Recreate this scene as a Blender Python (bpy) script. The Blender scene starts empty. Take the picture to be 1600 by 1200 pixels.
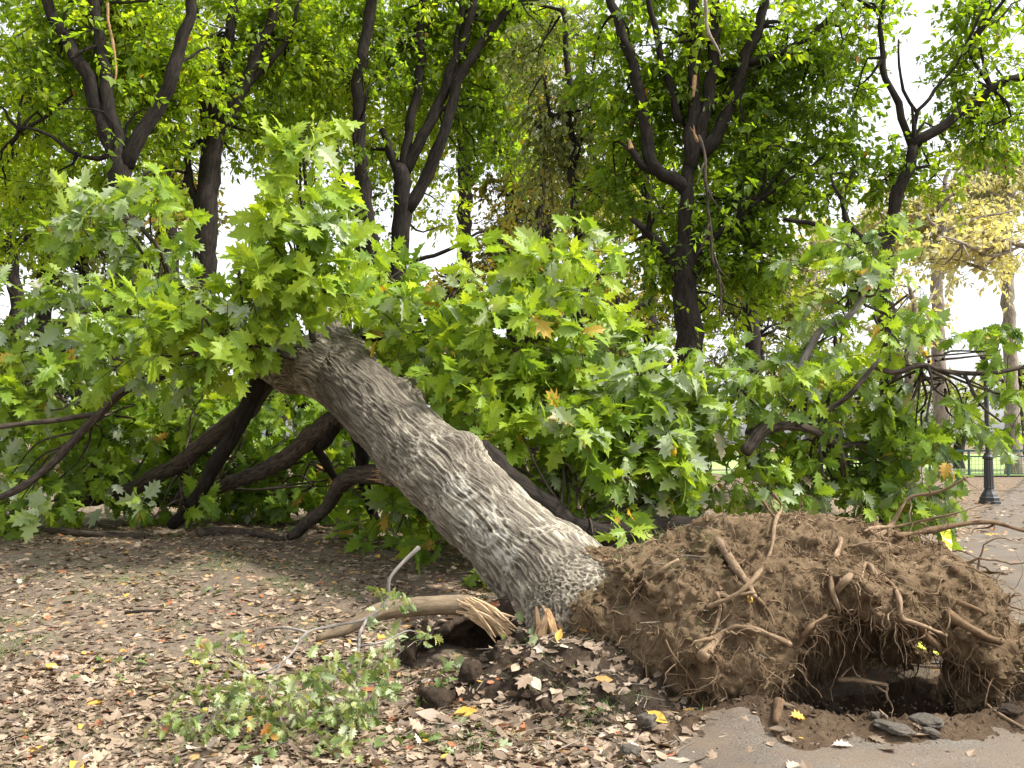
import bpy, math, numpy as np
from mathutils import Vector
from mathutils.bvhtree import BVHTree

# ------------------------------------------------------------------ camera, sky, sun, exposure
S = bpy.context.scene
COL = S.collection
FPX = 1500.0                      # focal length in pixels of the 1600 px wide frame
PITCH = math.radians(3.55)
CAMZ = 1.5
cam_d = bpy.data.cameras.new("camera"); cam = bpy.data.objects.new("camera", cam_d); COL.objects.link(cam)
cam_d.sensor_width = 36.0; cam_d.lens = FPX / 1600 * 36.0; cam_d.clip_end = 5000
cam.location = (0, 0, CAMZ); cam.rotation_euler = (math.pi / 2 + PITCH, 0, 0)
S.camera = cam

SUN_EL, SUN_AZ = 54.0, 104.0       # azimuth: degrees clockwise from +Y (straight ahead)
SUN_STRENGTH, SUN_ANGLE = 2.3, 5.0
SKY_STRENGTH = 0.15
EXPOSURE = 1.40
w = bpy.data.worlds.new("World"); S.world = w; w.use_nodes = True
nt = w.node_tree
sky = nt.nodes.new("ShaderNodeTexSky"); sky.sky_type = 'NISHITA'; sky.sun_disc = False
sky.sun_elevation = math.radians(SUN_EL); sky.sun_rotation = math.radians(SUN_AZ)
sky.air_density = 1.0; sky.dust_density = 3.0; sky.ozone_density = 1.0
hs = nt.nodes.new("ShaderNodeHueSaturation"); hs.inputs['Saturation'].default_value = 0.16
hs.inputs['Value'].default_value = 1.0
bg = nt.nodes["Background"]; bg.inputs[1].default_value = SKY_STRENGTH
nt.links.new(sky.outputs[0], hs.inputs['Color']); nt.links.new(hs.outputs[0], bg.inputs[0])
sun_d = bpy.data.lights.new("sun", 'SUN'); sun = bpy.data.objects.new("sun", sun_d); COL.objects.link(sun)
sun_d.energy = SUN_STRENGTH; sun_d.angle = math.radians(SUN_ANGLE); sun_d.color = (1.0, 0.95, 0.86)
el, az = math.radians(SUN_EL), math.radians(SUN_AZ)
to_sun = Vector((math.sin(az) * math.cos(el), math.cos(az) * math.cos(el), math.sin(el)))
sun.rotation_euler = to_sun.to_track_quat('Z', 'Y').to_euler()
S.view_settings.view_transform = 'Standard'; S.view_settings.look = 'None'
S.view_settings.exposure = EXPOSURE; S.view_settings.gamma = 1.0
try:
    S.cycles.use_denoising = True
    S.cycles.max_bounces = 7; S.cycles.diffuse_bounces = 4; S.cycles.transmission_bounces = 5; S.cycles.glossy_bounces = 2
except Exception:
    pass

# ------------------------------------------------------------------ helpers
rng = np.random.default_rng(11)
A = np.array

def P(px, py, d):
    """the point at depth d (world Y) that a pixel of the 1600x1200 photograph looks at"""
    u = (px - 800) / FPX; v = (600 - py) / FPX
    c, s = math.cos(PITCH), math.sin(PITCH)
    dx, dy, dz = u, c - v * s, s + v * c
    k = d / dy
    return A([dx * k, d, CAMZ + dz * k])

def pxm(d):                        # metres per photo pixel at depth d
    return d / FPX

_perm = np.random.default_rng(5).permutation(512).astype(np.int64)
_perm = np.concatenate([_perm, _perm, _perm])
_grad = np.random.default_rng(6).normal(size=(512, 3)); _grad /= np.linalg.norm(_grad, axis=1)[:, None]
def perlin(p):
    p = np.asarray(p, float)
    i = np.floor(p).astype(np.int64); f = p - i
    u = f * f * f * (f * (f * 6 - 15) + 10)
    i &= 511
    out = np.zeros(len(p))
    for dx in (0, 1):
        wx = u[:, 0] if dx else 1 - u[:, 0]
        a = _perm[(i[:, 0] + dx) & 511]
        for dy in (0, 1):
            wy = u[:, 1] if dy else 1 - u[:, 1]
            b = _perm[(a + i[:, 1] + dy) & 511]
            for dz in (0, 1):
                wz = u[:, 2] if dz else 1 - u[:, 2]
                g = _grad[_perm[(b + i[:, 2] + dz) & 511]]
                dot = g[:, 0] * (f[:, 0] - dx) + g[:, 1] * (f[:, 1] - dy) + g[:, 2] * (f[:, 2] - dz)
                out += wx * wy * wz * dot
    return out * 1.5
def fbm(p, oct=4, gain=0.5):
    o = 0; a = 1.0; p = np.asarray(p, float)
    for k in range(oct):
        o = o + a * perlin(p + 17.3 * k); p = p * 2.03; a *= gain
    return o
def sstep(a, b, x):
    t = np.clip((x - a) / (b - a), 0, 1); return t * t * (3 - 2 * t)
def unit(v):
    v = np.asarray(v, float); return v / np.maximum(np.linalg.norm(v, axis=-1, keepdims=True), 1e-9)

class MB:
    """collects vertices, faces and per-vertex attributes, links them as ONE mesh object"""
    def __init__(s): s.v = []; s.f = []; s.n = 0; s.at = {}; s.mi = []
    def add(s, v, faces, mat=0, **at):
        v = np.asarray(v, float)
        for k, x in at.items():
            s.at.setdefault(k, [])
        for k in s.at:
            x = at.get(k, 0.0)
            if k == 'bco':
                x = np.broadcast_to(np.asarray(x, float), (len(v), 3))
            else:
                x = np.broadcast_to(np.asarray(x, float), (len(v),))
            s.at[k].append((s.n, x))
        for fa in (faces if isinstance(faces, list) else [faces]):
            if len(fa):
                s.f.append(np.asarray(fa, np.int64) + s.n); s.mi.append(np.full(len(fa), mat))
        s.v.append(v); s.n += len(v)
    def mesh(s, name, mats, origin=(0, 0, 0), smooth=False):
        me = bpy.data.meshes.new(name)
        V = np.concatenate(s.v) - np.asarray(origin, float)
        me.vertices.add(len(V)); me.vertices.foreach_set("co", V.astype(np.float32).ravel())
        tot = np.concatenate([np.full(len(f), f.shape[1]) for f in s.f])
        lv = np.concatenate([f.ravel() for f in s.f])
        me.loops.add(len(lv)); me.loops.foreach_set("vertex_index", lv.astype(np.int32))
        me.polygons.add(len(tot))
        ls = np.concatenate([[0], np.cumsum(tot)[:-1]])
        me.polygons.foreach_set("loop_start", ls.astype(np.int32))
        try: me.polygons.foreach_set("loop_total", tot.astype(np.int32))
        except Exception: pass
        if not isinstance(mats, (list, tuple)): mats = [mats]
        for m in mats: me.materials.append(m)
        me.polygons.foreach_set("material_index", np.concatenate(s.mi).astype(np.int32))
        me.polygons.foreach_set("use_smooth", np.full(len(tot), bool(smooth)))
        me.update(calc_edges=True)
        for k, lst in s.at.items():
            if k == 'bco':
                arr = np.zeros((s.n, 3))
                for st, x in lst: arr[st:st + len(x)] = x
                a = me.attributes.new(k, 'FLOAT_VECTOR', 'POINT'); a.data.foreach_set("vector", arr.astype(np.float32).ravel())
            else:
                arr = np.zeros(s.n)
                for st, x in lst: arr[st:st + len(x)] = x
                a = me.attributes.new(k, 'FLOAT', 'POINT'); a.data.foreach_set("value", arr.astype(np.float32))
        me.validate()
        return me
    def build(s, name, mats, parent=None, origin=(0, 0, 0), smooth=False):
        """origin: world position of the parent thing (part), or of this object (top level)"""
        o = bpy.data.objects.new(name, s.mesh(name, mats, origin, smooth)); COL.objects.link(o)
        if parent is not None: o.parent = parent
        else: o.location = tuple(origin)
        return o

def tag(o, label=None, cat=None, group=None, kind=None):
    if label: o['label'] = label
    if cat: o['category'] = cat
    if group: o['group'] = group
    if kind: o['kind'] = kind
    return o
def empty(name, loc, label, cat, group=None):
    o = bpy.data.objects.new(name, None); COL.objects.link(o); o.location = tuple(loc); o.empty_display_size = 0.2
    return tag(o, label, cat, group)

def resample(pts, rad, step):
    pts = np.asarray(pts, float); rad = np.asarray(rad, float)
    n = len(pts)
    ext = np.vstack([2 * pts[0] - pts[1], pts, 2 * pts[-1] - pts[-2]])
    op, orr = [], []
    for i in range(n - 1):
        p0, p1, p2, p3 = ext[i:i + 4]
        m = max(1, int(np.ceil(np.linalg.norm(p2 - p1) / step)))
        t = np.arange(m)[:, None] / m
        op.append(0.5 * ((2 * p1) + (-p0 + p2) * t + (2 * p0 - 5 * p1 + 4 * p2 - p3) * t ** 2 + (-p0 + 3 * p1 - 3 * p2 + p3) * t ** 3))
        orr.append(rad[i] + (rad[i + 1] - rad[i]) * t[:, 0])
    op.append(pts[-1:]); orr.append(rad[-1:])
    return np.vstack(op), np.concatenate(orr)

def tube(mb, pts, rad, sides=8, step=0.15, wob=0.0, lump=0.0, mat=0, seed=0, cap=True, **at):
    pts, rad = resample(pts, rad, step)
    if wob:
        q = np.cumsum(np.concatenate([[0], np.linalg.norm(np.diff(pts, axis=0), axis=1)]))
        for a in range(3):
            pts[:, a] += wob * perlin(np.stack([q * 1.7 + seed * 3.1, q * 0 + a * 7.7, q * 0 + seed], 1)) * np.minimum(1, np.arange(len(q)) / 3)
    n = len(pts)
    tg = unit(np.gradient(pts, axis=0))
    ref = A([0.31, 0.2, 0.93]) if abs(tg[0][2]) < 0.9 else A([1.0, 0, 0])
    fr = np.zeros((n, 3)); x = unit(ref - tg[0] * ref.dot(tg[0]))
    for i in range(n):
        x = x - tg[i] * x.dot(tg[i]); x = x / np.linalg.norm(x); fr[i] = x
    by = np.cross(tg, fr)
    a = np.arange(sides) / sides * 2 * np.pi
    ring = np.cos(a)[None, :, None] * fr[:, None, :] + np.sin(a)[None, :, None] * by[:, None, :]
    V = pts[:, None, :] + ring * rad[:, None, None]
    V = V.reshape(-1, 3)
    cl = np.cumsum(np.concatenate([[0], np.linalg.norm(np.diff(pts, axis=0), axis=1)]))
    bco = np.stack([np.cos(a)[None, :] * rad[:, None], np.sin(a)[None, :] * rad[:, None], np.repeat(cl[:, None], sides, 1)], 2).reshape(-1, 3) + seed * 1.37
    if lump:
        rr = np.repeat(rad, sides)
        h = fbm(V * A([1, 1, 1]) * 5.0 + seed, 3)
        V = V + ring.reshape(-1, 3) * (rr * lump * h)[:, None]
    i = np.arange(n - 1)[:, None] * sides; j = np.arange(sides)[None, :]; j2 = (j + 1) % sides
    F = np.stack([i + j, i + j2, i + sides + j2, i + sides + j], 2).reshape(-1, 4)
    faces = [F]
    if cap:
        k = len(V)
        V = np.vstack([V, pts[:1] - tg[:1] * rad[0] * 0.3, pts[-1:] + tg[-1:] * rad[-1] * 0.3])
        bco = np.vstack([bco, bco[:1], bco[-1:]])
        jj = np.arange(sides); j3 = (jj + 1) % sides
        faces.append(np.stack([np.full(sides, k), j3, jj], 1))
        faces.append(np.stack([np.full(sides, k + 1), (n - 1) * sides + jj, (n - 1) * sides + j3], 1))
    mb.add(V, faces, mat, bco=bco, **at)
    return pts

def sticks(mb, p0, p1, r0, r1, mat=0, **at):
    """many thin three-sided twigs at once"""
    p0 = np.asarray(p0, float); p1 = np.asarray(p1, float); N = len(p0)
    if N == 0: return
    t = unit(p1 - p0); ref = np.where(np.abs(t[:, 2:3]) < 0.9, A([[0, 0, 1.0]]), A([[1.0, 0, 0]]))
    x = unit(np.cross(t, ref)); y = np.cross(t, x)
    r0 = np.broadcast_to(r0, (N,)); r1 = np.broadcast_to(r1, (N,))
    V = np.zeros((N, 6, 3))
    for k in range(3):
        a = k * 2 * np.pi / 3; dvec = np.cos(a) * x + np.sin(a) * y
        V[:, k] = p0 + dvec * r0[:, None]; V[:, 3 + k] = p1 + dvec * r1[:, None]
    b = np.arange(N)[:, None] * 6
    F = np.concatenate([b + A([[0, 1, 4, 3]]), b + A([[1, 2, 5, 4]]), b + A([[2, 0, 3, 5]])])
    mb.add(V.reshape(-1, 3), F, mat, bco=np.repeat(p0, 6, 0), **at)

# ---- leaf shapes: along +Y from the stalk, width X, upper side +Z
def lobed_leaf(lobes, bend=0.25, fold=0.18, stalk=0.12):
    prof = A(lobes); n = len(prof)
    mid = np.stack([np.zeros(n), prof[:, 0], np.zeros(n)], 1)
    Rr = np.stack([prof[:, 1], prof[:, 2], np.zeros(n)], 1); Lf = Rr * A([-1, 1, 1])
    V = np.vstack([mid, Rr, Lf]); y = V[:, 1]
    V[:, 2] = -bend * y ** 2 + fold * np.abs(V[:, 0])
    F = []
    for i in range(n - 1):
        F += [[i, n + i, n + i + 1], [i, n + i + 1, i + 1], [i, 2 * n + i + 1, 2 * n + i], [i, i + 1, 2 * n + i + 1]]
    k = len(V)
    V = np.vstack([V, [[0.012, 0, 0], [-0.012, 0, 0], [0, -stalk, 0.01]]])
    F.append([k, k + 1, k + 2])
    return V, A(F)
OAK = lobed_leaf([  # (midrib y, half width, outline y)
    (0.0, 0.015, 0.0), (0.10, 0.04, 0.10), (0.16, 0.19, 0.20), (0.22, 0.13, 0.24), (0.30, 0.34, 0.44), (0.38, 0.30, 0.40),
    (0.42, 0.16, 0.43), (0.52, 0.40, 0.70), (0.58, 0.30, 0.62), (0.64, 0.16, 0.64), (0.76, 0.22, 0.90), (0.84, 0.10, 0.82), (0.92, 0.05, 0.92), (1.0, 0.004, 1.0)])
OAK2 = lobed_leaf([
    (0.0, 0.015, 0.0), (0.10, 0.05, 0.12), (0.18, 0.24, 0.16), (0.26, 0.16, 0.27), (0.34, 0.40, 0.40), (0.42, 0.30, 0.45),
    (0.46, 0.19, 0.48), (0.56, 0.36, 0.66), (0.64, 0.16, 0.68), (0.76, 0.24, 0.86), (0.84, 0.12, 0.84), (1.0, 0.004, 1.0)], bend=0.45, fold=0.3)
OVATE = lobed_leaf([(0.0, 0.01, 0.0), (0.4, 0.27, 0.4), (1.0, 0.005, 1.0)], bend=0.25, fold=0.2, stalk=0.1)
DRY = lobed_leaf([(0.0, 0.01, 0.0), (0.2, 0.20, 0.2), (0.45, 0.30, 0.45), (0.7, 0.2, 0.7), (1.0, 0.005, 1.0)], bend=-0.18, fold=0.30, stalk=0.15)
DRY2 = lobed_leaf([(0.0, 0.01, 0.0), (0.2, 0.22, 0.18), (0.45, 0.2, 0.5), (0.7, 0.26, 0.66), (1.0, 0.005, 1.0)], bend=0.22, fold=-0.18, stalk=0.15)
DRY3 = lobed_leaf([(0.0, 0.05, 0.0), (0.2, 0.30, 0.1), (0.5, 0.18, 0.4), (0.7, 0.34, 0.75), (0.9, 0.1, 0.8)], bend=0.3, fold=0.25, stalk=0.05)

def put_leaves(mb, tpl, pos, ld, nrm, size, mat=0, **at):
    V0, F0 = tpl; N = len(pos)
    if N == 0: return
    ld = unit(ld); nrm = unit(nrm - ld * np.sum(nrm * ld, 1, keepdims=True)); wv = np.cross(ld, nrm)
    size = np.broadcast_to(size, (N,))
    V = (wv[:, None, :] * V0[None, :, 0:1] + ld[:, None, :] * V0[None, :, 1:2] + nrm[:, None, :] * V0[None, :, 2:3]) * size[:, None, None] + pos[:, None, :]
    k = len(V0)
    F = (F0[None] + (np.arange(N) * k)[:, None, None]).reshape(-1, 3)
    mb.add(V.reshape(-1, 3), F, mat, **{a: np.repeat(np.broadcast_to(x, (N,)), k) for a, x in at.items()})

def in_ellipsoid(n, c, r, shell=0.35):
    d = unit(rng.normal(size=(n, 3))); q = rng.random(n) ** shell
    return A(c) + d * q[:, None] * A(r), d

def sprays(mb, ctr, dirs, nleaf, L, size, tpl, droop=0.35, up=0.9, jit=0.7, hue=(0.5, 0.25), pale=0.1, twig_r=0.004, rnd_ctr=None, matl=0, matw=1, yellow=0.0, face=(0, 0, 0)):
    """leafy twigs: leaves ranged along each twig, turned out from it"""
    M = len(ctr); dirs = unit(dirs)
    t = 0.12 + 0.88 * rng.random((M, nleaf)) ** 0.75
    pos = ctr[:, None] + dirs[:, None] * (t * L)[..., None]
    pos[..., 2] -= droop * 0.5 * L * t ** 2
    side = rng.normal(size=(M, nleaf, 3)); side -= dirs[:, None] * np.sum(side * dirs[:, None], 2, keepdims=True); side = unit(side)
    ld = dirs[:, None] * 0.55 + side * 0.85 + A([0, 0, -droop])
    pos = pos + side * 0.02
    nr = A([0, 0, 1.0]) * up + A(face) + rng.normal(size=(M, nleaf, 3)) * jit
    base = np.clip((rng.normal(hue[0] + .08, hue[1] * 0.6, M) if rnd_ctr is None else rnd_ctr)[:, None] + rng.normal(0, hue[1] * 0.6, (M, nleaf)), 0.02, 0.90)
    if yellow: 
        yl = rng.random((M, nleaf)) < yellow
        base = np.where(yl, 0.93 + 0.06 * rng.random((M, nleaf)), base)
    pl = (rng.random((M, 1)) < pale) * rng.random((M, nleaf)) * (rng.random((M, nleaf)) < 0.8)
    put_leaves(mb, tpl, pos.reshape(-1, 3), ld.reshape(-1, 3), nr.reshape(-1, 3), size * (0.42 + 0.85 * rng.random(M * nleaf)), matl, rnd=base.ravel(), pale=pl.ravel())
    if twig_r:
        e = ctr + dirs * L; e[:, 2] -= droop * 0.5 * L
        m = ctr + dirs * L * 0.5; m[:, 2] -= droop * 0.125 * L
        sticks(mb, ctr - dirs * 0.15 * L, m, twig_r, twig_r * 0.8, matw); sticks(mb, m, e, twig_r * 0.8, twig_r * 0.4, matw)

def surface_nets(f, org, h):
    s = f < 0; nx, ny, nz = f.shape
    acc = np.zeros((nx - 1, ny - 1, nz - 1, 3), np.float32); cnt = np.zeros((nx - 1, ny - 1, nz - 1), np.float32)
    quads = []
    cr = []
    for ax in range(3):
        a = np.moveaxis(f, ax, 0); sa = np.moveaxis(s, ax, 0)
        c = sa[:-1] != sa[1:]
        with np.errstate(divide='ignore', invalid='ignore'):
            t = np.where(c, a[:-1] / (a[:-1] - a[1:]), 0)
        cr.append((c, sa))
        o = [x for x in range(3) if x != ax]
        accv = np.moveaxis(acc, [ax] + o, [0, 1, 2]); cntv = np.moveaxis(cnt, [ax] + o, [0, 1, 2])
        n1, n2 = c.shape[1] - 1, c.shape[2] - 1
        for o1 in (0, 1):
            for o2 in (0, 1):
                cs = c[:, o1:o1 + n1, o2:o2 + n2]; ts = t[:, o1:o1 + n1, o2:o2 + n2]
                accv[..., ax] += ts; accv[..., o[0]] += o1 * cs; accv[..., o[1]] += o2 * cs; cntv += cs
    m = cnt > 0; idx = np.full(m.shape, -1, np.int64); ids = np.argwhere(m); idx[m] = np.arange(len(ids))
    V = (ids + acc[m] / cnt[m][:, None]) * h + A(org)
    for ax in range(3):
        c, sa = cr[ax]
        o = [(ax + 1) % 3, (ax + 2) % 3]
        full = np.moveaxis(c, 0, ax)
        e = np.argwhere(full)
        ok = (e[:, o[0]] > 0) & (e[:, o[1]] > 0) & (e[:, o[0]] < f.shape[o[0]] - 1) & (e[:, o[1]] < f.shape[o[1]] - 1)
        e = e[ok]
        def cell(d1, d2):
            q = e.copy(); q[:, o[0]] += d1; q[:, o[1]] += d2
            return idx[q[:, 0], q[:, 1], q[:, 2]]
        Q = np.stack([cell(-1, -1), cell(0, -1), cell(0, 0), cell(-1, 0)], 1)
        inside = s[e[:, 0], e[:, 1], e[:, 2]]
        Q[~inside] = Q[~inside][:, ::-1]
        quads.append(Q)
    return V, np.concatenate(quads)

def vnormals(V, Q):
    n = np.zeros_like(V); fn = np.cross(V[Q[:, 2]] - V[Q[:, 0]], V[Q[:, 3]] - V[Q[:, 1]])
    for k in range(4): np.add.at(n, Q[:, k], fn)
    return unit(n)
def ell(p, c, r):                  # approximate signed distance to an ellipsoid
    q = (p - A(c)) / A(r); l = np.linalg.norm(q, axis=-1)
    return (l - 1) * min(r)
def smin(a, b, k):
    h = np.clip(0.5 + 0.5 * (b - a) / k, 0, 1); return b * (1 - h) + a * h - k * h * (1 - h)
def gridpts(lo, hi, h):
    ax = [np.arange(lo[i], hi[i], h) for i in range(3)]
    g = np.stack(np.meshgrid(*ax, indexing='ij'), -1); return g

# ------------------------------------------------------------------ materials
def newmat(name):
    m = bpy.data.materials.new(name); m.use_nodes = True; t = m.node_tree
    return m, t, t.nodes["Principled BSDF"]
def N(t, kind, **kw):
    n = t.nodes.new(kind)
    for k, v in kw.items():
        if hasattr(n, k) and not k.startswith('i_'): setattr(n, k, v)
    return n
def attr(t, name):
    n = t.nodes.new("ShaderNodeAttribute"); n.attribute_name = name; return n
def ramp(t, stops, interp='LINEAR'):
    n = t.nodes.new("ShaderNodeValToRGB"); cr = n.color_ramp; cr.interpolation = interp
    while len(cr.elements) < len(stops): cr.elements.new(0.5)
    for e, (p, c) in zip(cr.elements, stops): e.position = p; e.color = (*c, 1)
    return n
def noise(t, scale, detail=4, rough=0.6, vec=None, dist=0.0):
    n = t.nodes.new("ShaderNodeTexNoise"); n.inputs['Scale'].default_value = scale
    n.inputs['Detail'].default_value = detail; n.inputs['Roughness'].default_value = rough; n.inputs['Distortion'].default_value = dist
    if vec is not None: t.links.new(vec, n.inputs['Vector'])
    return n
def mixc(t, fac, a, b, mode='MIX'):
    n = t.nodes.new("ShaderNodeMix"); n.data_type = 'RGBA'; n.blend_type = mode
    for sock, val in ((n.inputs[0], fac), (n.inputs[6], a), (n.inputs[7], b)):
        if hasattr(val, 'is_linked'): t.links.new(val, sock)
        elif isinstance(val, (int, float)): sock.default_value = val
        else: sock.default_value = (*val, 1)
    return n.outputs[2]
def bump(t, h, strength, dist, bsdf):
    n = t.nodes.new("ShaderNodeBump"); n.inputs['Strength'].default_value = strength; n.inputs['Distance'].default_value = dist
    t.links.new(h, n.inputs['Height']); t.links.new(n.outputs[0], bsdf.inputs['Normal']); return n
def worldpos(t):
    return t.nodes.new("ShaderNodeNewGeometry").outputs['Position']

def leaf_mat(name, stops, pale=(0.30, 0.36, 0.27), transl=0.42, tint=(1.35, 1.25, 0.5), rough=0.42, spec=0.5):
    m, t, b = newmat(name)
    r = ramp(t, stops); t.links.new(attr(t, 'rnd').outputs['Fac'], r.inputs[0])
    wp = worldpos(t)
    n = noise(t, 55, 3, 0.6, wp)
    c0 = mixc(t, 0.35, r.outputs[0], n.outputs['Fac'], 'OVERLAY')
    c = mixc(t, attr(t, 'pale').outputs['Fac'], c0, pale)
    t.links.new(c, b.inputs['Base Color']); b.inputs['Roughness'].default_value = rough
    b.inputs['Specular IOR Level'].default_value = spec
    tr = t.nodes.new("ShaderNodeBsdfTranslucent"); t.links.new(mixc(t, 1.0, c0, tint, 'MULTIPLY'), tr.inputs[0])
    mx = t.nodes.new("ShaderNodeMixShader"); mx.inputs[0].default_value = transl
    out = t.nodes["Material Output"]
    t.links.new(b.outputs[0], mx.inputs[1]); t.links.new(tr.outputs[0], mx.inputs[2]); t.links.new(mx.outputs[0], out.inputs[0])
    return m
YEL = (0.93, (0.52, 0.33, 0.04)); ORG = (0.99, (0.42, 0.17, 0.04))
M = {}
M['oak_leaf'] = leaf_mat("oak_leaf", [(0, (0.055, 0.11, 0.022)), (0.30, (0.135, 0.225, 0.032)), (0.6, (0.22, 0.345, 0.036)), (0.9, (0.335, 0.455, 0.045)), (0.93, (0.58, 0.42, 0.06)), (0.99, (0.48, 0.25, 0.06))], transl=0.50, pale=(0.56, 0.61, 0.49), rough=0.45, spec=0.36)  # pale: silvery undersides, plus silver highlights put into the leaf colour
M['canopy_leaf'] = leaf_mat("canopy_leaf", [(0, (0.08, 0.14, 0.018)), (0.4, (0.155, 0.25, 0.026)), (0.7, (0.225, 0.33, 0.03)), (0.9, (0.32, 0.40, 0.035)), YEL, ORG], transl=0.70, tint=(1.8, 1.7, 0.5))
M['canopy_dull'] = leaf_mat("canopy_dull", [(0, (0.09, 0.13, 0.03)), (0.5, (0.19, 0.24, 0.06)), (0.9, (0.31, 0.34, 0.11)), YEL, ORG], pale=(0.4, 0.44, 0.26), transl=0.58)
M['canopy_gold'] = leaf_mat("canopy_gold", [(0, (0.10, 0.12, 0.025)), (0.5, (0.24, 0.24, 0.04)), (0.9, (0.45, 0.36, 0.06)), YEL, ORG], pale=(0.5, 0.48, 0.25), transl=0.5)
M['canopy_pale'] = leaf_mat("canopy_pale", [(0, (0.30, 0.31, 0.17)), (0.5, (0.49, 0.48, 0.28)), (0.9, (0.65, 0.60, 0.36)), YEL, ORG], pale=(0.6, 0.58, 0.38), transl=0.5)  # yellow leaves, washed out in colour to stand in for distant glare and haze
M['wilted_leaf'] = leaf_mat("wilted_leaf", [(0, (0.07, 0.11, 0.03)), (0.5, (0.16, 0.23, 0.07)), (0.9, (0.32, 0.36, 0.14)), YEL, ORG], pale=(0.4, 0.45, 0.28), transl=0.35)
M['dry_leaf'] = leaf_mat("dry_leaf", [(0, (0.095, 0.065, 0.042)), (0.3, (0.185, 0.132, 0.088)), (0.6, (0.30, 0.222, 0.152)), (0.84, (0.41, 0.318, 0.222)), (0.92, (0.34, 0.12, 0.05)), (0.97, (0.62, 0.36, 0.06))], pale=(0.60, 0.50, 0.40), transl=0.15, tint=(1, 0.8, 0.6), rough=0.6, spec=0.35)
for _n in ('oak_leaf', 'canopy_leaf', 'canopy_dull', 'canopy_gold', 'canopy_pale', 'wilted_leaf', 'dry_leaf'): pass

def bark_mat(name, dark, light, scale=26, strength=0.8, dist=0.02, rough=0.92, dirt=False):
    m, t, b = newmat(name)
    mp = t.nodes.new("ShaderNodeMapping"); mp.inputs['Scale'].default_value = (1, 1, 0.22)
    t.links.new(attr(t, 'bco').outputs['Vector'], mp.inputs['Vector'])
    n = noise(t, scale, 6, 0.65, mp.outputs[0], 0.6)
    r = ramp(t, [(0.36, dark), (0.66, light)]); t.links.new(n.outputs['Fac'], r.inputs[0])
    n2 = noise(t, 4, 3, 0.5, worldpos(t))
    c = mixc(t, 0.5, r.outputs[0], n2.outputs['Fac'], 'OVERLAY')
    if dirt:
        n3 = noise(t, 16, 5, 0.7, worldpos(t)); r3 = ramp(t, [(0.44, (0, 0, 0)), (0.58, (0.85, 0.85, 0.85))]); t.links.new(n3.outputs['Fac'], r3.inputs[0])
        c = mixc(t, r3.outputs[0], c, (0.17, 0.115, 0.066))
    t.links.new(c, b.inputs['Base Color']); b.inputs['Roughness'].default_value = rough; b.inputs['Specular IOR Level'].default_value = 0.2
    bump(t, n.outputs['Fac'], strength, dist, b)
    return m
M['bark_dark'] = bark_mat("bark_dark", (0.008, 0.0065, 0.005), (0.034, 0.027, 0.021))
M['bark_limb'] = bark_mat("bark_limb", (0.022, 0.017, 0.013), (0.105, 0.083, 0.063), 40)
M['bark_grey'] = bark_mat("bark_grey", (0.10, 0.09, 0.08), (0.30, 0.27, 0.24), 30, 0.3)
M['bark_pale'] = bark_mat("bark_pale", (0.12, 0.10, 0.08), (0.34, 0.29, 0.23), 20, 0.4)
M['bark_smooth'] = bark_mat("bark_smooth", (0.115, 0.085, 0.053), (0.23, 0.175, 0.115), 60, 0.35, 0.006)
M['root_bark'] = bark_mat("root_bark", (0.12, 0.078, 0.045), (0.36, 0.26, 0.17), 60, 0.8, 0.008, .95, True)
M['root_dark'] = bark_mat("root_dark", (0.06, 0.036, 0.02), (0.20, 0.125, 0.07), 60, 0.8, 0.008, .95, True)
M['torn_wood'] = bark_mat("torn_wood", (0.20, 0.105, 0.045), (0.50, 0.33, 0.17), 90, 0.9, 0.01, 0.8)
M['pale_wood'] = bark_mat("pale_wood", (0.27, 0.175, 0.09), (0.58, 0.43, 0.27), 90, 0.9, 0.01, 0.8)

# the hero trunk: 'ridge' is the height of its furrowed bark
m, t, b = newmat("oak_bark"); M['oak_bark'] = m
rg = attr(t, 'ridge'); wp = worldpos(t)
n = noise(t, 70, 5, 0.7, wp)
mm = t.nodes.new("ShaderNodeMath"); mm.operation = 'MULTIPLY_ADD'; mm.inputs[1].default_value = 0.6; mm.inputs[2].default_value = -0.30
t.links.new(n.outputs['Fac'], mm.inputs[0])
ad = t.nodes.new("ShaderNodeMath"); ad.operation = 'ADD'; t.links.new(rg.outputs['Fac'], ad.inputs[0]); t.links.new(mm.outputs[0], ad.inputs[1])
r = ramp(t, [(0.10, (0.028, 0.021, 0.015)), (0.34, (0.115, 0.098, 0.075)), (0.60, (0.24, 0.212, 0.164)), (0.90, (0.50, 0.46, 0.36))]); t.links.new(ad.outputs[0], r.inputs[0])
li = attr(t, 'lich')
c = mixc(t, li.outputs['Fac'], r.outputs[0], (0.52, 0.49, 0.41))
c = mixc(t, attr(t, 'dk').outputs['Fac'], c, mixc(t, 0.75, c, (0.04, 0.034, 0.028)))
t.links.new(c, b.inputs['Base Color']); b.inputs['Roughness'].default_value = 0.95; b.inputs['Specular IOR Level'].default_value = 0.15
bump(t, n.outputs['Fac'], 0.7, 0.012, b)

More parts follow.
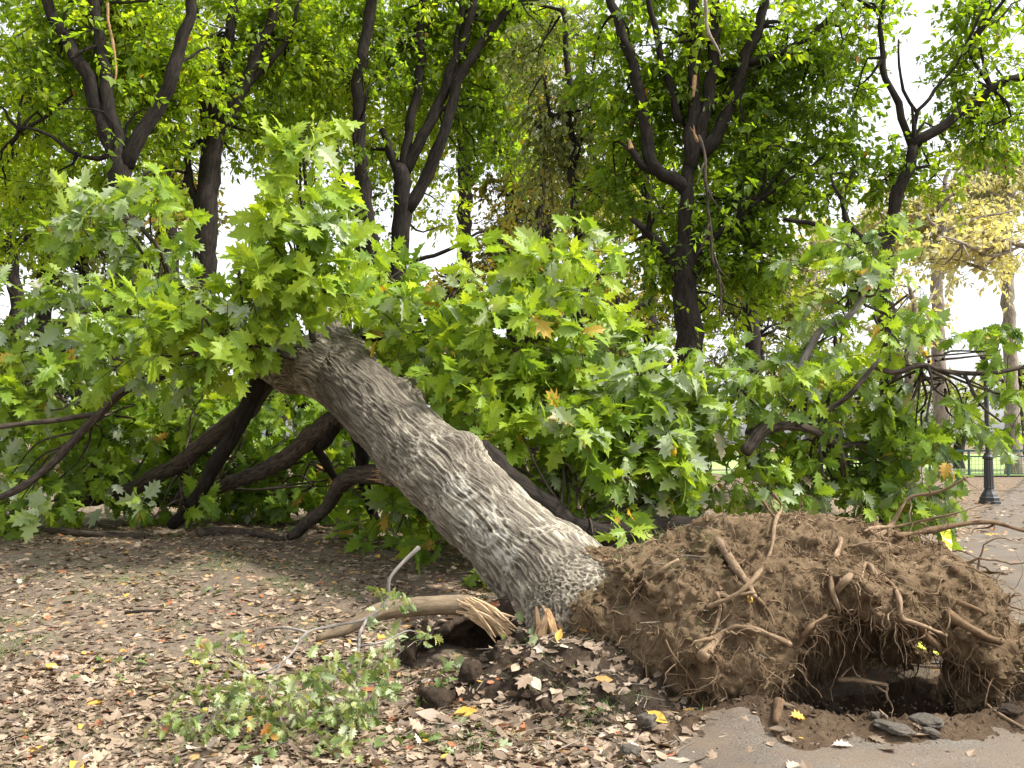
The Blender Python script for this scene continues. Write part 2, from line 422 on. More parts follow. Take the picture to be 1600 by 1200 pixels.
def soil_mat(name, dark, mid, light, grit=(0.33, 0.26, 0.19)):
    m, t, b = newmat(name); wp = worldpos(t)
    n1 = noise(t, 3.2, 5, 0.6, wp); n2 = noise(t, 30, 5, 0.75, wp)
    r = ramp(t, [(0.30, dark), (0.5, mid), (0.72, light)])
    mx = mixc(t, 0.45, n1.outputs['Fac'], n2.outputs['Fac']); t.links.new(mx, r.inputs[0])
    v = t.nodes.new("ShaderNodeTexVoronoi"); v.inputs['Scale'].default_value = 60; t.links.new(wp, v.inputs['Vector'])
    rv = ramp(t, [(0.0, (1, 1, 1)), (0.22, (0, 0, 0))]); t.links.new(v.outputs['Distance'], rv.inputs[0])
    mk = t.nodes.new("ShaderNodeMath"); mk.operation = 'MULTIPLY'; mk.inputs[1].default_value = 0.45; t.links.new(rv.outputs[0], mk.inputs[0])
    c = mixc(t, mk.outputs[0], r.outputs[0], grit)
    t.links.new(c, b.inputs['Base Color']); b.inputs['Roughness'].default_value = 1.0; b.inputs['Specular IOR Level'].default_value = 0.1
    n3 = noise(t, 45, 8, 0.8, wp); bump(t, n3.outputs['Fac'], 1.0, 0.035, b)
    return m
M['soil'] = soil_mat("root_soil", (0.10, 0.067, 0.038), (0.24, 0.167, 0.096), (0.38, 0.275, 0.17))
M['loose_soil'] = soil_mat("loose_soil", (0.05, 0.035, 0.023), (0.13, 0.088, 0.055), (0.23, 0.165, 0.11))
M['dark_soil'] = soil_mat("dark_soil", (0.028, 0.021, 0.016), (0.075, 0.055, 0.04), (0.17, 0.125, 0.085), (0.2, 0.16, 0.12))

# ground: dark soil with bits of pale leaf; the stripe of lawn is a sheet of its own
m, t, b = newmat("park_ground"); M['ground'] = m; wp = worldpos(t)
n1 = noise(t, 0.9, 4, 0.6, wp); n2 = noise(t, 14, 6, 0.75, wp)
r = ramp(t, [(0.28, (0.07, 0.056, 0.042)), (0.5, (0.155, 0.122, 0.090)), (0.75, (0.27, 0.215, 0.16))]); t.links.new(mixc(t, 0.55, n1.outputs['Fac'], n2.outputs['Fac']), r.inputs[0])
v = t.nodes.new("ShaderNodeTexVoronoi"); v.inputs['Scale'].default_value = 13; v.inputs['Randomness'].default_value = 1.0
wn = noise(t, 8, 2, 0.5, wp); va = mixc(t, 0.06, wp, wn.outputs['Color']); t.links.new(va, v.inputs['Vector'])
sp = t.nodes.new("ShaderNodeSeparateColor"); t.links.new(v.outputs['Color'], sp.inputs[0])
lr = ramp(t, [(0.0, (0.14, 0.075, 0.045)), (0.4, (0.30, 0.19, 0.12)), (0.75, (0.46, 0.33, 0.22)), (0.95, (0.5, 0.28, 0.08))]); t.links.new(sp.outputs[0], lr.inputs[0])
mk = ramp(t, [(0.50, (0, 0, 0)), (0.52, (1, 1, 1))]); t.links.new(sp.outputs[1], mk.inputs[0])
dk = ramp(t, [(0.30, (1, 1, 1)), (0.46, (0, 0, 0))]); t.links.new(v.outputs['Distance'], dk.inputs[0])
c = mixc(t, mixc(t, 1.0, mk.outputs[0], dk.outputs[0], 'MULTIPLY'), r.outputs[0], lr.outputs[0])
n4 = noise(t, 0.7, 3, 0.5, wp); gm = ramp(t, [(0.55, (0, 0, 0)), (0.72, (0.45, 0.45, 0.45))]); t.links.new(n4.outputs['Fac'], gm.inputs[0])
c = mixc(t, gm.outputs[0], c, (0.10, 0.13, 0.05))
t.links.new(c, b.inputs['Base Color']); b.inputs['Roughness'].default_value = 1.0; b.inputs['Specular IOR Level'].default_value = 0.1
bump(t, n2.outputs['Fac'], 0.9, 0.03, b)

m, t, b = newmat("asphalt"); M['asphalt'] = m; wp = worldpos(t)
n1 = noise(t, 95, 4, 0.85, wp); n2 = noise(t, 1.6, 5, 0.6, wp)
r = ramp(t, [(0.34, (0.025, 0.022, 0.019)), (0.5, (0.10, 0.09, 0.076)), (0.66, (0.30, 0.275, 0.235))]); t.links.new(mixc(t, 0.25, n1.outputs['Fac'], n2.outputs['Fac']), r.inputs[0])
n5 = noise(t, 2.3, 5, 0.65, wp); dm = ramp(t, [(0.30, (0, 0, 0)), (0.62, (0.62, 0.62, 0.62))]); t.links.new(n5.outputs['Fac'], dm.inputs[0])
t.links.new(mixc(t, dm.outputs[0], r.outputs[0], (0.155, 0.108, 0.068)), b.inputs['Base Color'])
b.inputs['Roughness'].default_value = 0.85; b.inputs['Specular IOR Level'].default_value = 0.3
bump(t, n1.outputs['Fac'], 0.6, 0.006, b)

m, t, b = newmat("lawn_grass"); M['lawn'] = m; wp = worldpos(t)
n1 = noise(t, 1.5, 5, 0.7, wp); r = ramp(t, [(0.3, (0.16, 0.26, 0.06)), (0.7, (0.34, 0.45, 0.14))]); t.links.new(n1.outputs['Fac'], r.inputs[0])
t.links.new(r.outputs[0], b.inputs['Base Color']); b.inputs['Roughness'].default_value = 1.0
m, t, b = newmat("grass_blade"); M['grass'] = m
b.inputs['Base Color'].default_value = (0.10, 0.16, 0.035, 1); b.inputs['Roughness'].default_value = 0.7
m, t, b = newmat("black_paint"); M['black'] = m; wp = worldpos(t); n1 = noise(t, 40, 4, 0.6, wp)
r = ramp(t, [(0.3, (0.012, 0.012, 0.013)), (0.7, (0.035, 0.035, 0.036))]); t.links.new(n1.outputs['Fac'], r.inputs[0]); t.links.new(r.outputs[0], b.inputs['Base Color'])
b.inputs['Roughness'].default_value = 0.45
m, t, b = newmat("green_paint"); M['green_paint'] = m; wp = worldpos(t); n1 = noise(t, 15, 4, 0.6, wp)
r = ramp(t, [(0.3, (0.015, 0.05, 0.04)), (0.7, (0.03, 0.085, 0.065))]); t.links.new(n1.outputs['Fac'], r.inputs[0]); t.links.new(r.outputs[0], b.inputs['Base Color'])
b.inputs['Roughness'].default_value = 0.5
m, t, b = newmat("lamp_globe"); M['globe'] = m
b.inputs['Base Color'].default_value = (0.55, 0.56, 0.55, 1); b.inputs['Roughness'].default_value = 0.3
m, t, b = newmat("yellow_tape"); M['tape'] = m; n1 = noise(t, 12, 3, 0.6, worldpos(t))
r = ramp(t, [(0.3, (0.62, 0.66, 0.02)), (0.7, (0.80, 0.84, 0.06))]); t.links.new(n1.outputs['Fac'], r.inputs[0]); t.links.new(r.outputs[0], b.inputs['Base Color'])
b.inputs['Roughness'].default_value = 0.4
m, t, b = newmat("stone_grey"); M['stone'] = m; wp = worldpos(t); n1 = noise(t, 60, 6, 0.75, wp)
r = ramp(t, [(0.3, (0.035, 0.029, 0.023)), (0.7, (0.125, 0.105, 0.08))]); t.links.new(n1.outputs['Fac'], r.inputs[0]); t.links.new(r.outputs[0], b.inputs['Base Color'])
b.inputs['Roughness'].default_value = 0.95; bump(t, n1.outputs['Fac'], 0.8, 0.01, b)

# ------------------------------------------------------------------ ground, path, lawn
def path_edge(y): return 0.62 + (y - 4.47) * 0.582
PIT = (2.05, 5.85)
def gz_smooth(x, y):
    t_ = x - path_edge(y)
    rise = sstep(4.9, 10.8, y) * sstep(0.0, -2.6, t_) * 0.5 + 0.25 * sstep(11, 22, y) * sstep(0, -4, t_)
    rise = rise * (1 - sstep(4.5, 10, x))
    pit = np.exp(-(((x - PIT[0]) / 0.72) ** 2 + ((y - PIT[1]) / 0.46) ** 2) ** 1.6) * 0.42
    heap = 0.10 * np.exp(-(((x - 1.35) / 0.45) ** 2 + ((y - 5.15) / 0.16) ** 2)) + 0.06 * np.exp(-(((x - 2.75) / 0.4) ** 2 + ((y - 5.2) / 0.16) ** 2))
    return rise - pit + heap
def gz(x, y):
    x = np.asarray(x, float).ravel(); y = np.asarray(y, float).ravel()
    t_ = x - path_edge(y)
    p = np.stack([x, y, x * 0], 1)
    near = np.exp(-np.maximum(0, np.hypot((x - 1.2) / 1.8, (y - 5.9) / 1.3) - 0.5) * 2.0)
    rough = sstep(0.1, -0.4, t_) * (1 - sstep(20, 40, y)) * 0.03 + near * 0.045 * sstep(4.7, 5.2, y)
    return gz_smooth(x, y) + rough * fbm(p * 2.2, 3) + rough * 0.45 * fbm(p * 9 + 31, 3)
xs = np.unique(np.concatenate([-np.geomspace(7, 1500, 22)[::-1], np.arange(-7, 5.0, 0.05), np.geomspace(5.0, 1500, 24)]))
ys = np.unique(np.concatenate([[-40, -15, -5, 0, 2], np.arange(3.2, 12.5, 0.05), np.geomspace(12.5, 2500, 40)]))
GX, GY = np.meshgrid(xs, ys, indexing='ij')
GZ = gz(GX, GY).reshape(GX.shape)
nx, ny = GX.shape
GV = np.stack([GX, GY, GZ], 2).reshape(-1, 3)
ii, jj = np.meshgrid(np.arange(nx - 1), np.arange(ny - 1), indexing='ij'); b0 = (ii * ny + jj).ravel()
GF = np.stack([b0, b0 + ny, b0 + ny + 1, b0 + 1], 1)
mb = MB(); mb.add(GV, GF)
ground = tag(mb.build("ground", M['ground'], smooth=True), kind='structure')

# asphalt path: follows the ground a little above it, broken away where the roots have torn it
def in_path(x, y):
    e = path_edge(y) + 0.10 * perlin(np.stack([y * 2.3, y * 0 + 3, y * 0], 1)) + 0.05 * perlin(np.stack([y * 9, y * 0 + 3, y * 0], 1))
    hole = ((x - 1.75) / 1.65) ** 2 + ((y - 6.0) / 1.05) ** 2 + 0.5 * perlin(np.stack([x * 3, y * 3, x * 0], 1)) < 1
    return (x > e) & (x < e + 7.5) & ~hole & (y < 60)
px_ = np.unique(np.concatenate([np.arange(0.2, 6.0, 0.04), np.arange(6.0, 46, 0.3)]))
py_ = np.unique(np.concatenate([np.arange(1.0, 12, 0.04), np.arange(12, 60, 0.3)]))
AX, AY = np.meshgrid(px_, py_, indexing='ij'); na, nb = AX.shape
cx = 0.25 * (AX[:-1, :-1] + AX[1:, :-1] + AX[:-1, 1:] + AX[1:, 1:]); cy = 0.25 * (AY[:-1, :-1] + AY[1:, :-1] + AY[:-1, 1:] + AY[1:, 1:])
keep = in_path(cx.ravel(), cy.ravel())
ii, jj = np.meshgrid(np.arange(na - 1), np.arange(nb - 1), indexing='ij'); b0 = (ii * nb + jj).ravel()[keep]
AF = np.stack([b0, b0 + nb, b0 + nb + 1, b0 + 1], 1)
AZ = gz(AX, AY) + 0.012
used, inv = np.unique(AF, return_inverse=True); AV = np.stack([AX.ravel(), AY.ravel(), AZ], 1)[used]; AF = inv.reshape(-1, 4)
mb = MB(); mb.add(AV, AF); path = tag(mb.build("path", M['asphalt'], smooth=True), kind='structure')
# loose soil thrown out in front of the hole
sx = np.arange(0.35, 3.7, .02); sy = np.arange(4.6, 6.3, .02); SX, SY = np.meshgrid(sx, sy, indexing='ij'); fx, fy = SX.ravel(), SY.ravel()
pp_ = np.stack([fx, fy, fx * 0], 1)
msk = 1.15 - np.sqrt(((fx - 1.85) / 1.55) ** 2 + ((fy - 5.85) / .98) ** 2) + .30 * fbm(pp_ * 2.2 + 7, 4)
zz = gz(fx, fy) + np.clip(msk, -.2, .35) * .16 + np.clip(msk * 3, 0, 1) * (.035 * fbm(pp_ * 5, 3) + .022 * fbm(pp_ * 17, 3)) - .012
kp = (msk > -.12).reshape(SX.shape); kq = (kp[:-1, :-1] & kp[1:, :-1] & kp[:-1, 1:] & kp[1:, 1:]).ravel()
ii, jj = np.meshgrid(np.arange(len(sx) - 1), np.arange(len(sy) - 1), indexing='ij'); b0 = (ii * len(sy) + jj).ravel()[kq]
SF = np.stack([b0, b0 + len(sy), b0 + len(sy) + 1, b0 + 1], 1); used, inv = np.unique(SF, return_inverse=True)
SV = np.stack([fx, fy, zz], 1)[used]; SF = inv.reshape(-1, 4)
mb = MB(); mb.add(SV, SF); tag(mb.build("loose_soil", M['loose_soil'], smooth=True), kind='structure')
# lawn beyond the railing and the paler walk across it
mb = MB(); 
gx = np.linspace(8, 140, 40); gy = np.linspace(43.5, 130, 30); q = np.stack(np.meshgrid(gx, gy, indexing='ij'), 2)
LV = np.concatenate([q.reshape(-1, 2), np.full((1200, 1), 0.07)], 1)
ii, jj = np.meshgrid(np.arange(39), np.arange(29), indexing='ij'); b0 = (ii * 30 + jj).ravel()
mb.add(LV, np.stack([b0, b0 + 30, b0 + 31, b0 + 1], 1)); tag(mb.build("lawn", M['lawn']), kind='structure')

# ------------------------------------------------------------------ soil mound (dug-up ground left of the root plate)
h = 0.02
g = gridpts((-1.0, 4.9, -0.2), (1.45, 7.6, 0.75), h); p = g.reshape(-1, 3)
f = ell(p, (-0.10, 6.75, 0.08), (0.62, 0.50, 0.32))
f = smin(f, ell(p, (0.42, 5.95, -0.02), (0.60, 0.62, 0.36)), 0.12)
f = smin(f, ell(p, (0.55, 5.45, -0.06), (0.50, 0.36, 0.19)), 0.1)
f = smin(f, ell(p, (0.35, 6.6, 0.12), (0.5, 0.5, 0.42)), 0.12)
f = smin(f, ell(p, (-0.16, 5.75, -0.02), (0.24, 0.22, 0.17)), 0.06)
f = smin(f, ell(p, (-0.06, 6.02, 0.02), (0.10, 0.28, 0.20)), 0.05)
f = smin(f, ell(p, (-0.42, 6.0, -0.03), (0.2, 0.25, 0.13)), 0.06)
f = smin(f, ell(p, (-0.66, 6.35, 0.0), (0.09, 0.12, 0.30)), 0.05)
f = -smin(-f, ell(p, (-0.27, 6.33, 0.13), (0.36, 0.42, 0.19)), 0.03)
f = f + 0.05 * fbm(p * 3.2, 3) + 0.022 * fbm(p * 11 + 9, 3)
V, Q = surface_nets(f.reshape(g.shape[:3]).astype(np.float32), (-1.0, 4.9, -0.2), h)
nn = vnormals(V, Q); V = V + nn * (0.012 * fbm(V * 28, 3))[:, None]
MV, MQ = V, Q
mb = MB(); mb.add(V, Q); mound = tag(mb.build("dirt_mound", M['dark_soil'], smooth=True), kind='structure')

# ------------------------------------------------------------------ FALLEN TREE
BASE = A([0.30, 6.75, 0.15])
oak = empty("fallen_tree", BASE, "uprooted oak with furrowed grey trunk, leafy crown and torn root plate, lying across the park", "tree")

# --- root plate: the torn-up disc of soil
lo = (0.15, 4.85, -0.35); hgt = (3.7, 7.6, 1.35)
g = gridpts(lo, hgt, 0.02); p = g.reshape(-1, 3)
f = ell(p, (1.78, 6.30, 0.52), (1.10, 0.72, 0.52))
f = smin(f, ell(p, (1.0, 6.35, 0.36), (0.75, 0.62, 0.42)), 0.15)
f = smin(f, ell(p, (1.22, 5.80, 0.26), (0.50, 0.48, 0.42)), 0.15)
f = smin(f, ell(p, (1.75, 5.75, 0.58), (0.85, 0.42, 0.24)), 0.12)
f = smin(f, ell(p, (2.60, 6.0, 0.43), (0.36, 0.46, 0.36)), 0.12)
f = smin(f, ell(p, (2.72, 5.75, 0.20), (0.20, 0.28, 0.26)), 0.1)
f = smin(f, ell(p, (2.98, 5.9, 0.28), (0.30, 0.20, 0.10)), 0.08)
f = smin(f, ell(p, (0.62, 6.5, 0.42), (0.45, 0.42, 0.32)), 0.12)
f = -smin(-f, ell(p, (2.06, 5.42, 0.08), (0.64, 0.80, 0.42)), 0.05)
f = smin(f, ell(p, (1.75, 6.85, 0.10), (1.15, 0.40, 0.42)), 0.1)
_a, _b = A([2.38, 5.5, 0.20]), A([2.98, 7.2, 0.15]); _t = np.clip(((p - _a) @ (_b - _a)) / ((_b - _a) @ (_b - _a)), 0, 1)
f = -smin(-f, np.linalg.norm(p - (_a + _t[:, None] * (_b - _a)), axis=1) - 0.10, 0.04)
f = -smin(-f, ell(p, (1.02, 5.18, -0.02), (0.20, 0.32, 0.13)), 0.04)
f = f + 0.09 * fbm(p * 2.4 + 4, 4) + 0.030 * fbm(p * 8 + 2, 3)
V, Q = surface_nets(f.reshape(g.shape[:3]).astype(np.float32), lo, 0.02)
nn = vnormals(V, Q); V = V + nn * (0.020 * fbm(V * 18, 4, .7) - 0.045 * np.maximum(0, perlin(V * 6 + 5)))[:, None]
RV, RQ, RN = V, Q, vnormals(V, Q)
mb = MB(); mb.add(V, Q); plate = mb.build("root_plate", M['soil'], oak, BASE, smooth=True)
plate['label'] = "torn up clump of brown soil and roots with dark hollow beneath"

allV = np.vstack([GV, MV, RV, SV]); nG, nM = len(GV), len(MV)
polys = [tuple(x) for x in GF] + [tuple(x) for x in (MQ + nG)] + [tuple(x) for x in (RQ + nG + nM)] + [tuple(x) for x in (SF + nG + nM + len(RV))]
BVH = BVHTree.FromPolygons([tuple(x) for x in allV], polys)
BVH_PLATE = BVHTree.FromPolygons([tuple(x) for x in RV], [tuple(x) for x in RQ])
CAM = Vector((0, 0, CAMZ))
def surf(px, py, off=0.0, d=None, bvh=None):
    """point where the view through a photo pixel meets soil; off lifts it toward the viewer"""
    q = Vector(P(px, py, 10.0)) - CAM; q.normalize()
    hit = (bvh or BVH).ray_cast(CAM, q)
    if d is not None or hit[0] is None: return P(px, py, d if d is not None else 6.2)
    return A(hit[0] - q * off)
def drop(x, y, top=3.0):
    hit = BVH.ray_cast(Vector((x, y, top)), Vector((0, 0, -1)))
    return (A(hit[0]), A(hit[1])) if hit[0] is not None else (A([x, y, 0]), A([0, 0, 1.0]))

# --- roots: (pixels, start radius px, end radius px, material, depth or None)
def root(pix, r0, r1, mat='root_bark', d=None, off=0.05, name="root", seed=1, sides=8):
    pts = []
    last = None
    for q in pix:
        dd = q[2] if len(q) > 2 else d
        if dd is None:
            s_ = surf(q[0], q[1], off, None, BVH_PLATE)
        else: s_ = P(q[0], q[1], dd)
        if last is not None and dd is None and abs(s_[1] - last) > 0.30: s_ = P(q[0], q[1], last + 0.30 * np.sign(s_[1] - last))
        last = s_[1]; pts.append(s_)
    pts = A(pts); dm = pts[:, 1].mean()
    mb = MB(); tube(mb, pts, np.linspace(r0, r1 * .75, len(pts)) * pxm(dm) * 0.62, sides, 0.025, 0.035, 0.6, 0, seed)
    for j in range(5):
        i_ = int(rng.integers(1, len(pts))); a_ = pts[i_ - 1] + (pts[i_] - pts[i_ - 1]) * rng.random(); dv = unit(rng.normal(size=3) + A([0, -.35, -.35])); p2 = [a_]
        for s_ in range(7): dv = unit(dv + rng.normal(size=3) * .4 + A([0, .05, -.1])); p2.append(p2[-1] + dv * rng.uniform(.015, .035))
        r_ = (r0 + r1) * .5 * pxm(dm) * rng.uniform(.15, .38); tube(mb, p2, np.linspace(r_, r_ * .25, 8), 5, 1.0, 0, .4, 0, seed + j)
    return mb.build(name, M[mat], plate, BASE, smooth=True)
ROOTS = [
    ([(1106, 948), (1145, 932), (1176, 908), (1203, 865), (1213, 818), (1218, 790), (1210, 768, 6.0)], 7, 5, 'root_bark'),
    ([(1213, 812), (1198, 796), (1190, 780, 6.05)], 5, 3, 'root_bark'),
    ([(1120, 843), (1140, 872), (1165, 902), (1182, 930)], 12, 8, 'root_bark'),
    ([(1096, 1026), (1104, 1006), (1122, 990), (1148, 979), (1185, 988), (1225, 1003), (1260, 1017)], 13, 9, 'root_bark'),
    ([(1313, 842), (1303, 880), (1300, 915), (1309, 950), (1306, 975), (1314, 1006)], 8, 4, 'root_bark'),
    ([(1307, 925), (1325, 902), (1342, 880), (1357, 880), (1370, 900), (1392, 912), (1405, 935), (1410, 965), (1440, 975), (1480, 990)], 9, 6, 'root_bark'),
    ([(1352, 880), (1345, 900), (1330, 915)], 6, 3, 'root_bark'),
    ([(1365, 838), (1390, 822), (1408, 795), (1425, 775, 6.2), (1470, 765, 6.1), (1510, 742, 6.0)], 8, 3, 'root_bark'),
    ([(1400, 838), (1450, 830), (1500, 820, 6.2), (1550, 815, 6.2), (1600, 826, 6.2), (1640, 830, 6.2)], 9, 5, 'root_dark'),
    ([(1350, 830), (1400, 822), (1450, 812, 6.1), (1500, 803, 6.0), (1550, 786, 5.9)], 5, 2, 'root_bark'),
    ([(1470, 850), (1500, 880), (1530, 892), (1568, 893, 6.0)], 9, 3, 'root_dark'),
    ([(1490, 890), (1530, 912, 6.0), (1555, 925, 5.95), (1585, 932, 5.9)], 10, 2, 'root_dark'),
    ([(1480, 960), (1515, 980), (1550, 995), (1590, 1000, 5.6), (1625, 990, 5.6)], 11, 4, 'root_dark'),
    ([(1310, 1062, 5.6), (1345, 1068, 5.55), (1386, 1074, 5.5)], 8, 5, 'root_bark'),
    ([(1120, 925), (1122, 950), (1115, 985), (1108, 1000)], 6, 5, 'root_bark'),
    ([(1290, 962), (1265, 985), (1245, 1020), (1230, 1060)], 7, 3, 'root_dark'),
    ([(1408, 960), (1400, 990), (1385, 1010)], 5, 2, 'root_bark'),
    ([(1440, 980), (1470, 1010), (1490, 1045), (1500, 1075)], 8, 3, 'root_dark'),
    ([(1060, 875), (1030, 895), (1000, 912), (985, 925)], 5, 3, 'root_bark'),
    ([(1040, 1000), (1052, 1020), (1075, 1055), (1090, 1085)], 4, 2, 'root_dark'),
    ([(1325, 855), (1370, 850), (1410, 858), (1430, 856)], 3, 2, 'root_bark'),
    ([(1185, 935), (1205, 960), (1212, 990)], 4, 2, 'root_bark'),
    ([(1300, 958), (1335, 968), (1365, 955), (1380, 950)], 4, 2, 'root_bark'),
    ([(1235, 1040), (1220, 1075), (1228, 1110)], 6, 3, 'root_dark'),
    ([(1495, 940), (1530, 955), (1560, 985, 5.8), (1598, 1035, 5.7)], 5, 2, 'root_dark'),
]
for k, (pix, r0, r1, mt_) in enumerate(ROOTS): root(pix, r0, r1, mt_, seed=k + 1)
# hair roots hanging out of the soil
mb = MB()
cam3 = A([0, 0, CAMZ])
vis = np.sum(RN * unit(cam3 - RV), 1) > -0.25
zone = np.exp(-(((RV[:, 0] - 1.85) / 0.8) ** 2)) * sstep(-0.6, 0.4, -RN[:, 1]) + 0.9 * sstep(0.3, -0.6, RN[:, 2]) * sstep(6.6, 6.1, RV[:, 1]) + 0.12 + 0.5 * sstep(2.4, 2.9, RV[:, 0])
pr = zone * vis; pr = pr / pr.sum()
for k in range(2600):
    i = rng.choice(len(RV), p=pr); n0 = RN[i]; p0 = RV[i] - n0 * 0.01
    L = rng.choice([0.1, 0.18, 0.28, 0.42], p=[.35, .35, .2, .1]) * rng.uniform(.7, 1.3); m_ = 8
    dvec = unit(n0 * 0.55 + rng.normal(size=3) * 0.75); pts = [p0]
    for s_ in range(m_):
        dvec = unit(dvec + A([0, 0, -0.30]) + rng.normal(size=3) * 0.38); pts.append(pts[-1] + dvec * L / m_)
    r_ = rng.choice([0.0011, 0.0018, 0.003, 0.0045], p=[.4, .35, .18, .07])
    tube(mb, pts, np.linspace(r_, r_ * 0.4, len(pts)), 3, 1.0, 0, 0, int(rng.random() < 0.45), k, cap=False)
def walk_root(i, L, r_, tdir, cling, step=.03):
    pts = [RV[i] - RN[i] * .015]; nrm_ = RN[i]; dv = unit(tdir - nrm_ * tdir.dot(nrm_) * .8 + 1e-6)
    for s_ in range(int(L / step)):
        dv = unit(dv + rng.normal(size=3) * .32 + A([0, 0, -.06])); q_ = pts[-1] + dv * step
        if rng.random() < cling:
            loc, nn_, _, dist = BVH_PLATE.find_nearest(Vector(q_))
            if loc is not None and dist < .12:
                nn_ = A(nn_); q_ = A(loc) + nn_ * (r_ * .9 + .006 + .014 * rng.random()); dv = unit(dv - nn_ * dv.dot(nn_) * .7 + 1e-6)
        pts.append(q_)
    return pts
cand = np.where(vis & (RV[:, 2] > .05))[0]
for k in range(330):
    i = rng.choice(cand) if k % 3 else rng.choice(len(RV), p=pr)
    r_ = rng.choice([.0022, .0035, .0055, .008], p=[.35, .35, .2, .1]); L = rng.uniform(.2, .75)
    pts = walk_root(i, L, r_, rng.normal(size=3) + A([0, 0, -.5]), .85)
    tube(mb, pts, np.linspace(r_, r_ * .35, len(pts)), 5, 1.0, 0, .5, int(rng.random() < .5), k)
    for b_ in range(int(rng.integers(0, 3))):
        j_ = int(rng.integers(2, max(3, len(pts) - 2))); p2 = [pts[j_]]; dv = unit(rng.normal(size=3) + A([0, -.3, -.3]))
        for s_ in range(6): dv = unit(dv + rng.normal(size=3) * .35 + A([0, 0, -.12])); p2.append(p2[-1] + dv * .03)
        tube(mb, p2, np.linspace(r_ * .6, r_ * .2, 7), 4, 1.0, 0, .3, 0, k + 7, cap=False)
edge = np.where((RV[:, 0] > 2.35) & (RN[:, 0] > .3))[0]
for k in range(160):
    i = rng.choice(edge); r_ = rng.choice([.002, .004, .007, .011], p=[.4, .3, .2, .1])
    pts = walk_root(i, rng.uniform(.15, .7), r_, A([1.0, -.3, rng.normal() * .5 - .2]) + RN[i] * 2.5, 0.0)
    tube(mb, pts, np.linspace(r_, r_ * .3, len(pts)), 5, 1.0, 0, .5, int(rng.random() < .6), k)
crest = np.where((RN[:, 2] > .5) & (RV[:, 2] > .75) & (RV[:, 0] > 1.0))[0]
for k in range(200):
    i = rng.choice(crest); r_ = rng.choice([.0015, .003, .005], p=[.5, .35, .15])
    pts = walk_root(i, rng.uniform(.08, .42), r_, RN[i] * 1.6 + rng.normal(size=3) * A([1.2, .6, .5]) + A([.6, 0, 0]), 0.0)
    tube(mb, pts, np.linspace(r_, r_ * .3, len(pts)), 4, 1.0, 0, .4, int(rng.random() < .6), k, cap=False)
hr = mb.build("fine_roots", [M['root_bark'], M['root_dark']], plate, BASE); hr['kind'] = 'stuff'
# clods and crumbs stuck in the soil
def crumbs(n, pick, smin_, smax_):
    mb = MB(); base = A([[1, 0, 0], [-1, 0, 0], [0, 1, 0], [0, -1, 0], [0, 0, 1], [0, 0, -1.0]])
    F = A([[0, 2, 4], [2, 1, 4], [1, 3, 4], [3, 0, 4], [2, 0, 5], [1, 2, 5], [3, 1, 5], [0, 3, 5]])
    for k in range(n):
        c_ = pick(); s_ = smin_ + (smax_ - smin_) * rng.random() ** 3
        v_ = base * rng.uniform(0.5, 1.3, (6, 3)) * s_ + c_; a = rng.uniform(0, 6.28)
        mb.add(v_, F)
    return mb
def pick_plate():
    i = rng.integers(len(RV)); return RV[i]
mb = crumbs(6000, pick_plate, 0.004, 0.03); cb = mb.build("soil_crumbs", M['soil'], plate, BASE); cb['kind'] = 'stuff'

# --- the trunk: smooth union of a chain of spheres-and-cones, then furrowed bark
TRK = [(905, 955, 6.45, .42), (862, 905, 6.80, .365), (800, 845, 7.25, .335), (740, 785, 7.72, .34), (690, 740, 8.12, .345), (640, 690, 8.6, .34), (590, 640, 9.0, .335), (545, 596, 9.4, .335), (520, 572, 9.62, .30)]
LIMA = [(545, 600, 9.4, .30), (495, 572, 9.55, .30), (455, 575, 9.8, .25), (395, 548, 10.2, .21), (340, 525, 10.5, .19), (280, 498, 10.8, .17)]
LIMB = [(570, 610, 9.3, .28), (548, 568, 9.8, .25), (528, 535, 10.4, .21), (510, 505, 11.0, .17)]
def chain(c): return [(P(a, b_, d), r) for a, b_, d, r in c]
T_, LA, LB = chain(TRK), chain(LIMA), chain(LIMB)
bumps = [(P(615, 712, 8.55), .14), (P(722, 712, 7.95), .20), (P(633, 628, 8.92), .17), (P(640, 612, 8.95), .13), (P(482, 556, 9.35), .16), (P(690, 700, 8.2), .15), (P(612, 742, 8.75), .12)]
pts_all = np.vstack([x[0] for x in T_ + LA + LB]); lo = pts_all.min(0) - 0.5; hi_ = pts_all.max(0) + 0.5
h = 0.026
g = gridpts(lo, hi_, h); p = g.reshape(-1, 3).astype(np.float32)
def seg_d(p, a, ra, b_, rb):
    ab = (b_ - a).astype(np.float32); t_ = np.clip(((p - a.astype(np.float32)) @ ab) / (ab @ ab), 0, 1)
    return np.linalg.norm(p - (a.astype(np.float32) + t_[:, None] * ab), axis=1) - (ra + (rb - ra) * t_)
FL = [chain([(850, 880, 6.95, .25), (905, 910, 6.5, .14), (965, 935, 6.2, .07)]), chain([(835, 890, 6.9, .24), (838, 940, 6.45, .13), (850, 985, 6.1, .06)]),
      chain([(880, 862, 7.0, .18), (935, 885, 6.75, .10), (985, 900, 6.5, .05)])]
f = None
for ch, kk in ((T_, .06), (LA, .10), (LB, .10), *((x, .10) for x in FL)):
    fc = None
    for (a, ra), (b_, rb) in zip(ch[:-1], ch[1:]):
        s_ = seg_d(p, a, ra, b_, rb); fc = s_ if fc is None else smin(fc, s_, 0.05)
    f = fc if f is None else smin(f, fc, kk)
for c_, r_ in bumps: f = smin(f, np.linalg.norm(p - c_.astype(np.float32), axis=1) - r_, 0.10)
V, Q = surface_nets(f.reshape(g.shape[:3]), lo, h)
mb = MB(); mb.add(V, Q); me = mb.mesh("trunk", M['oak_bark'], BASE, True)
tmp = bpy.data.objects.new("trunk", me); COL.objects.link(tmp)
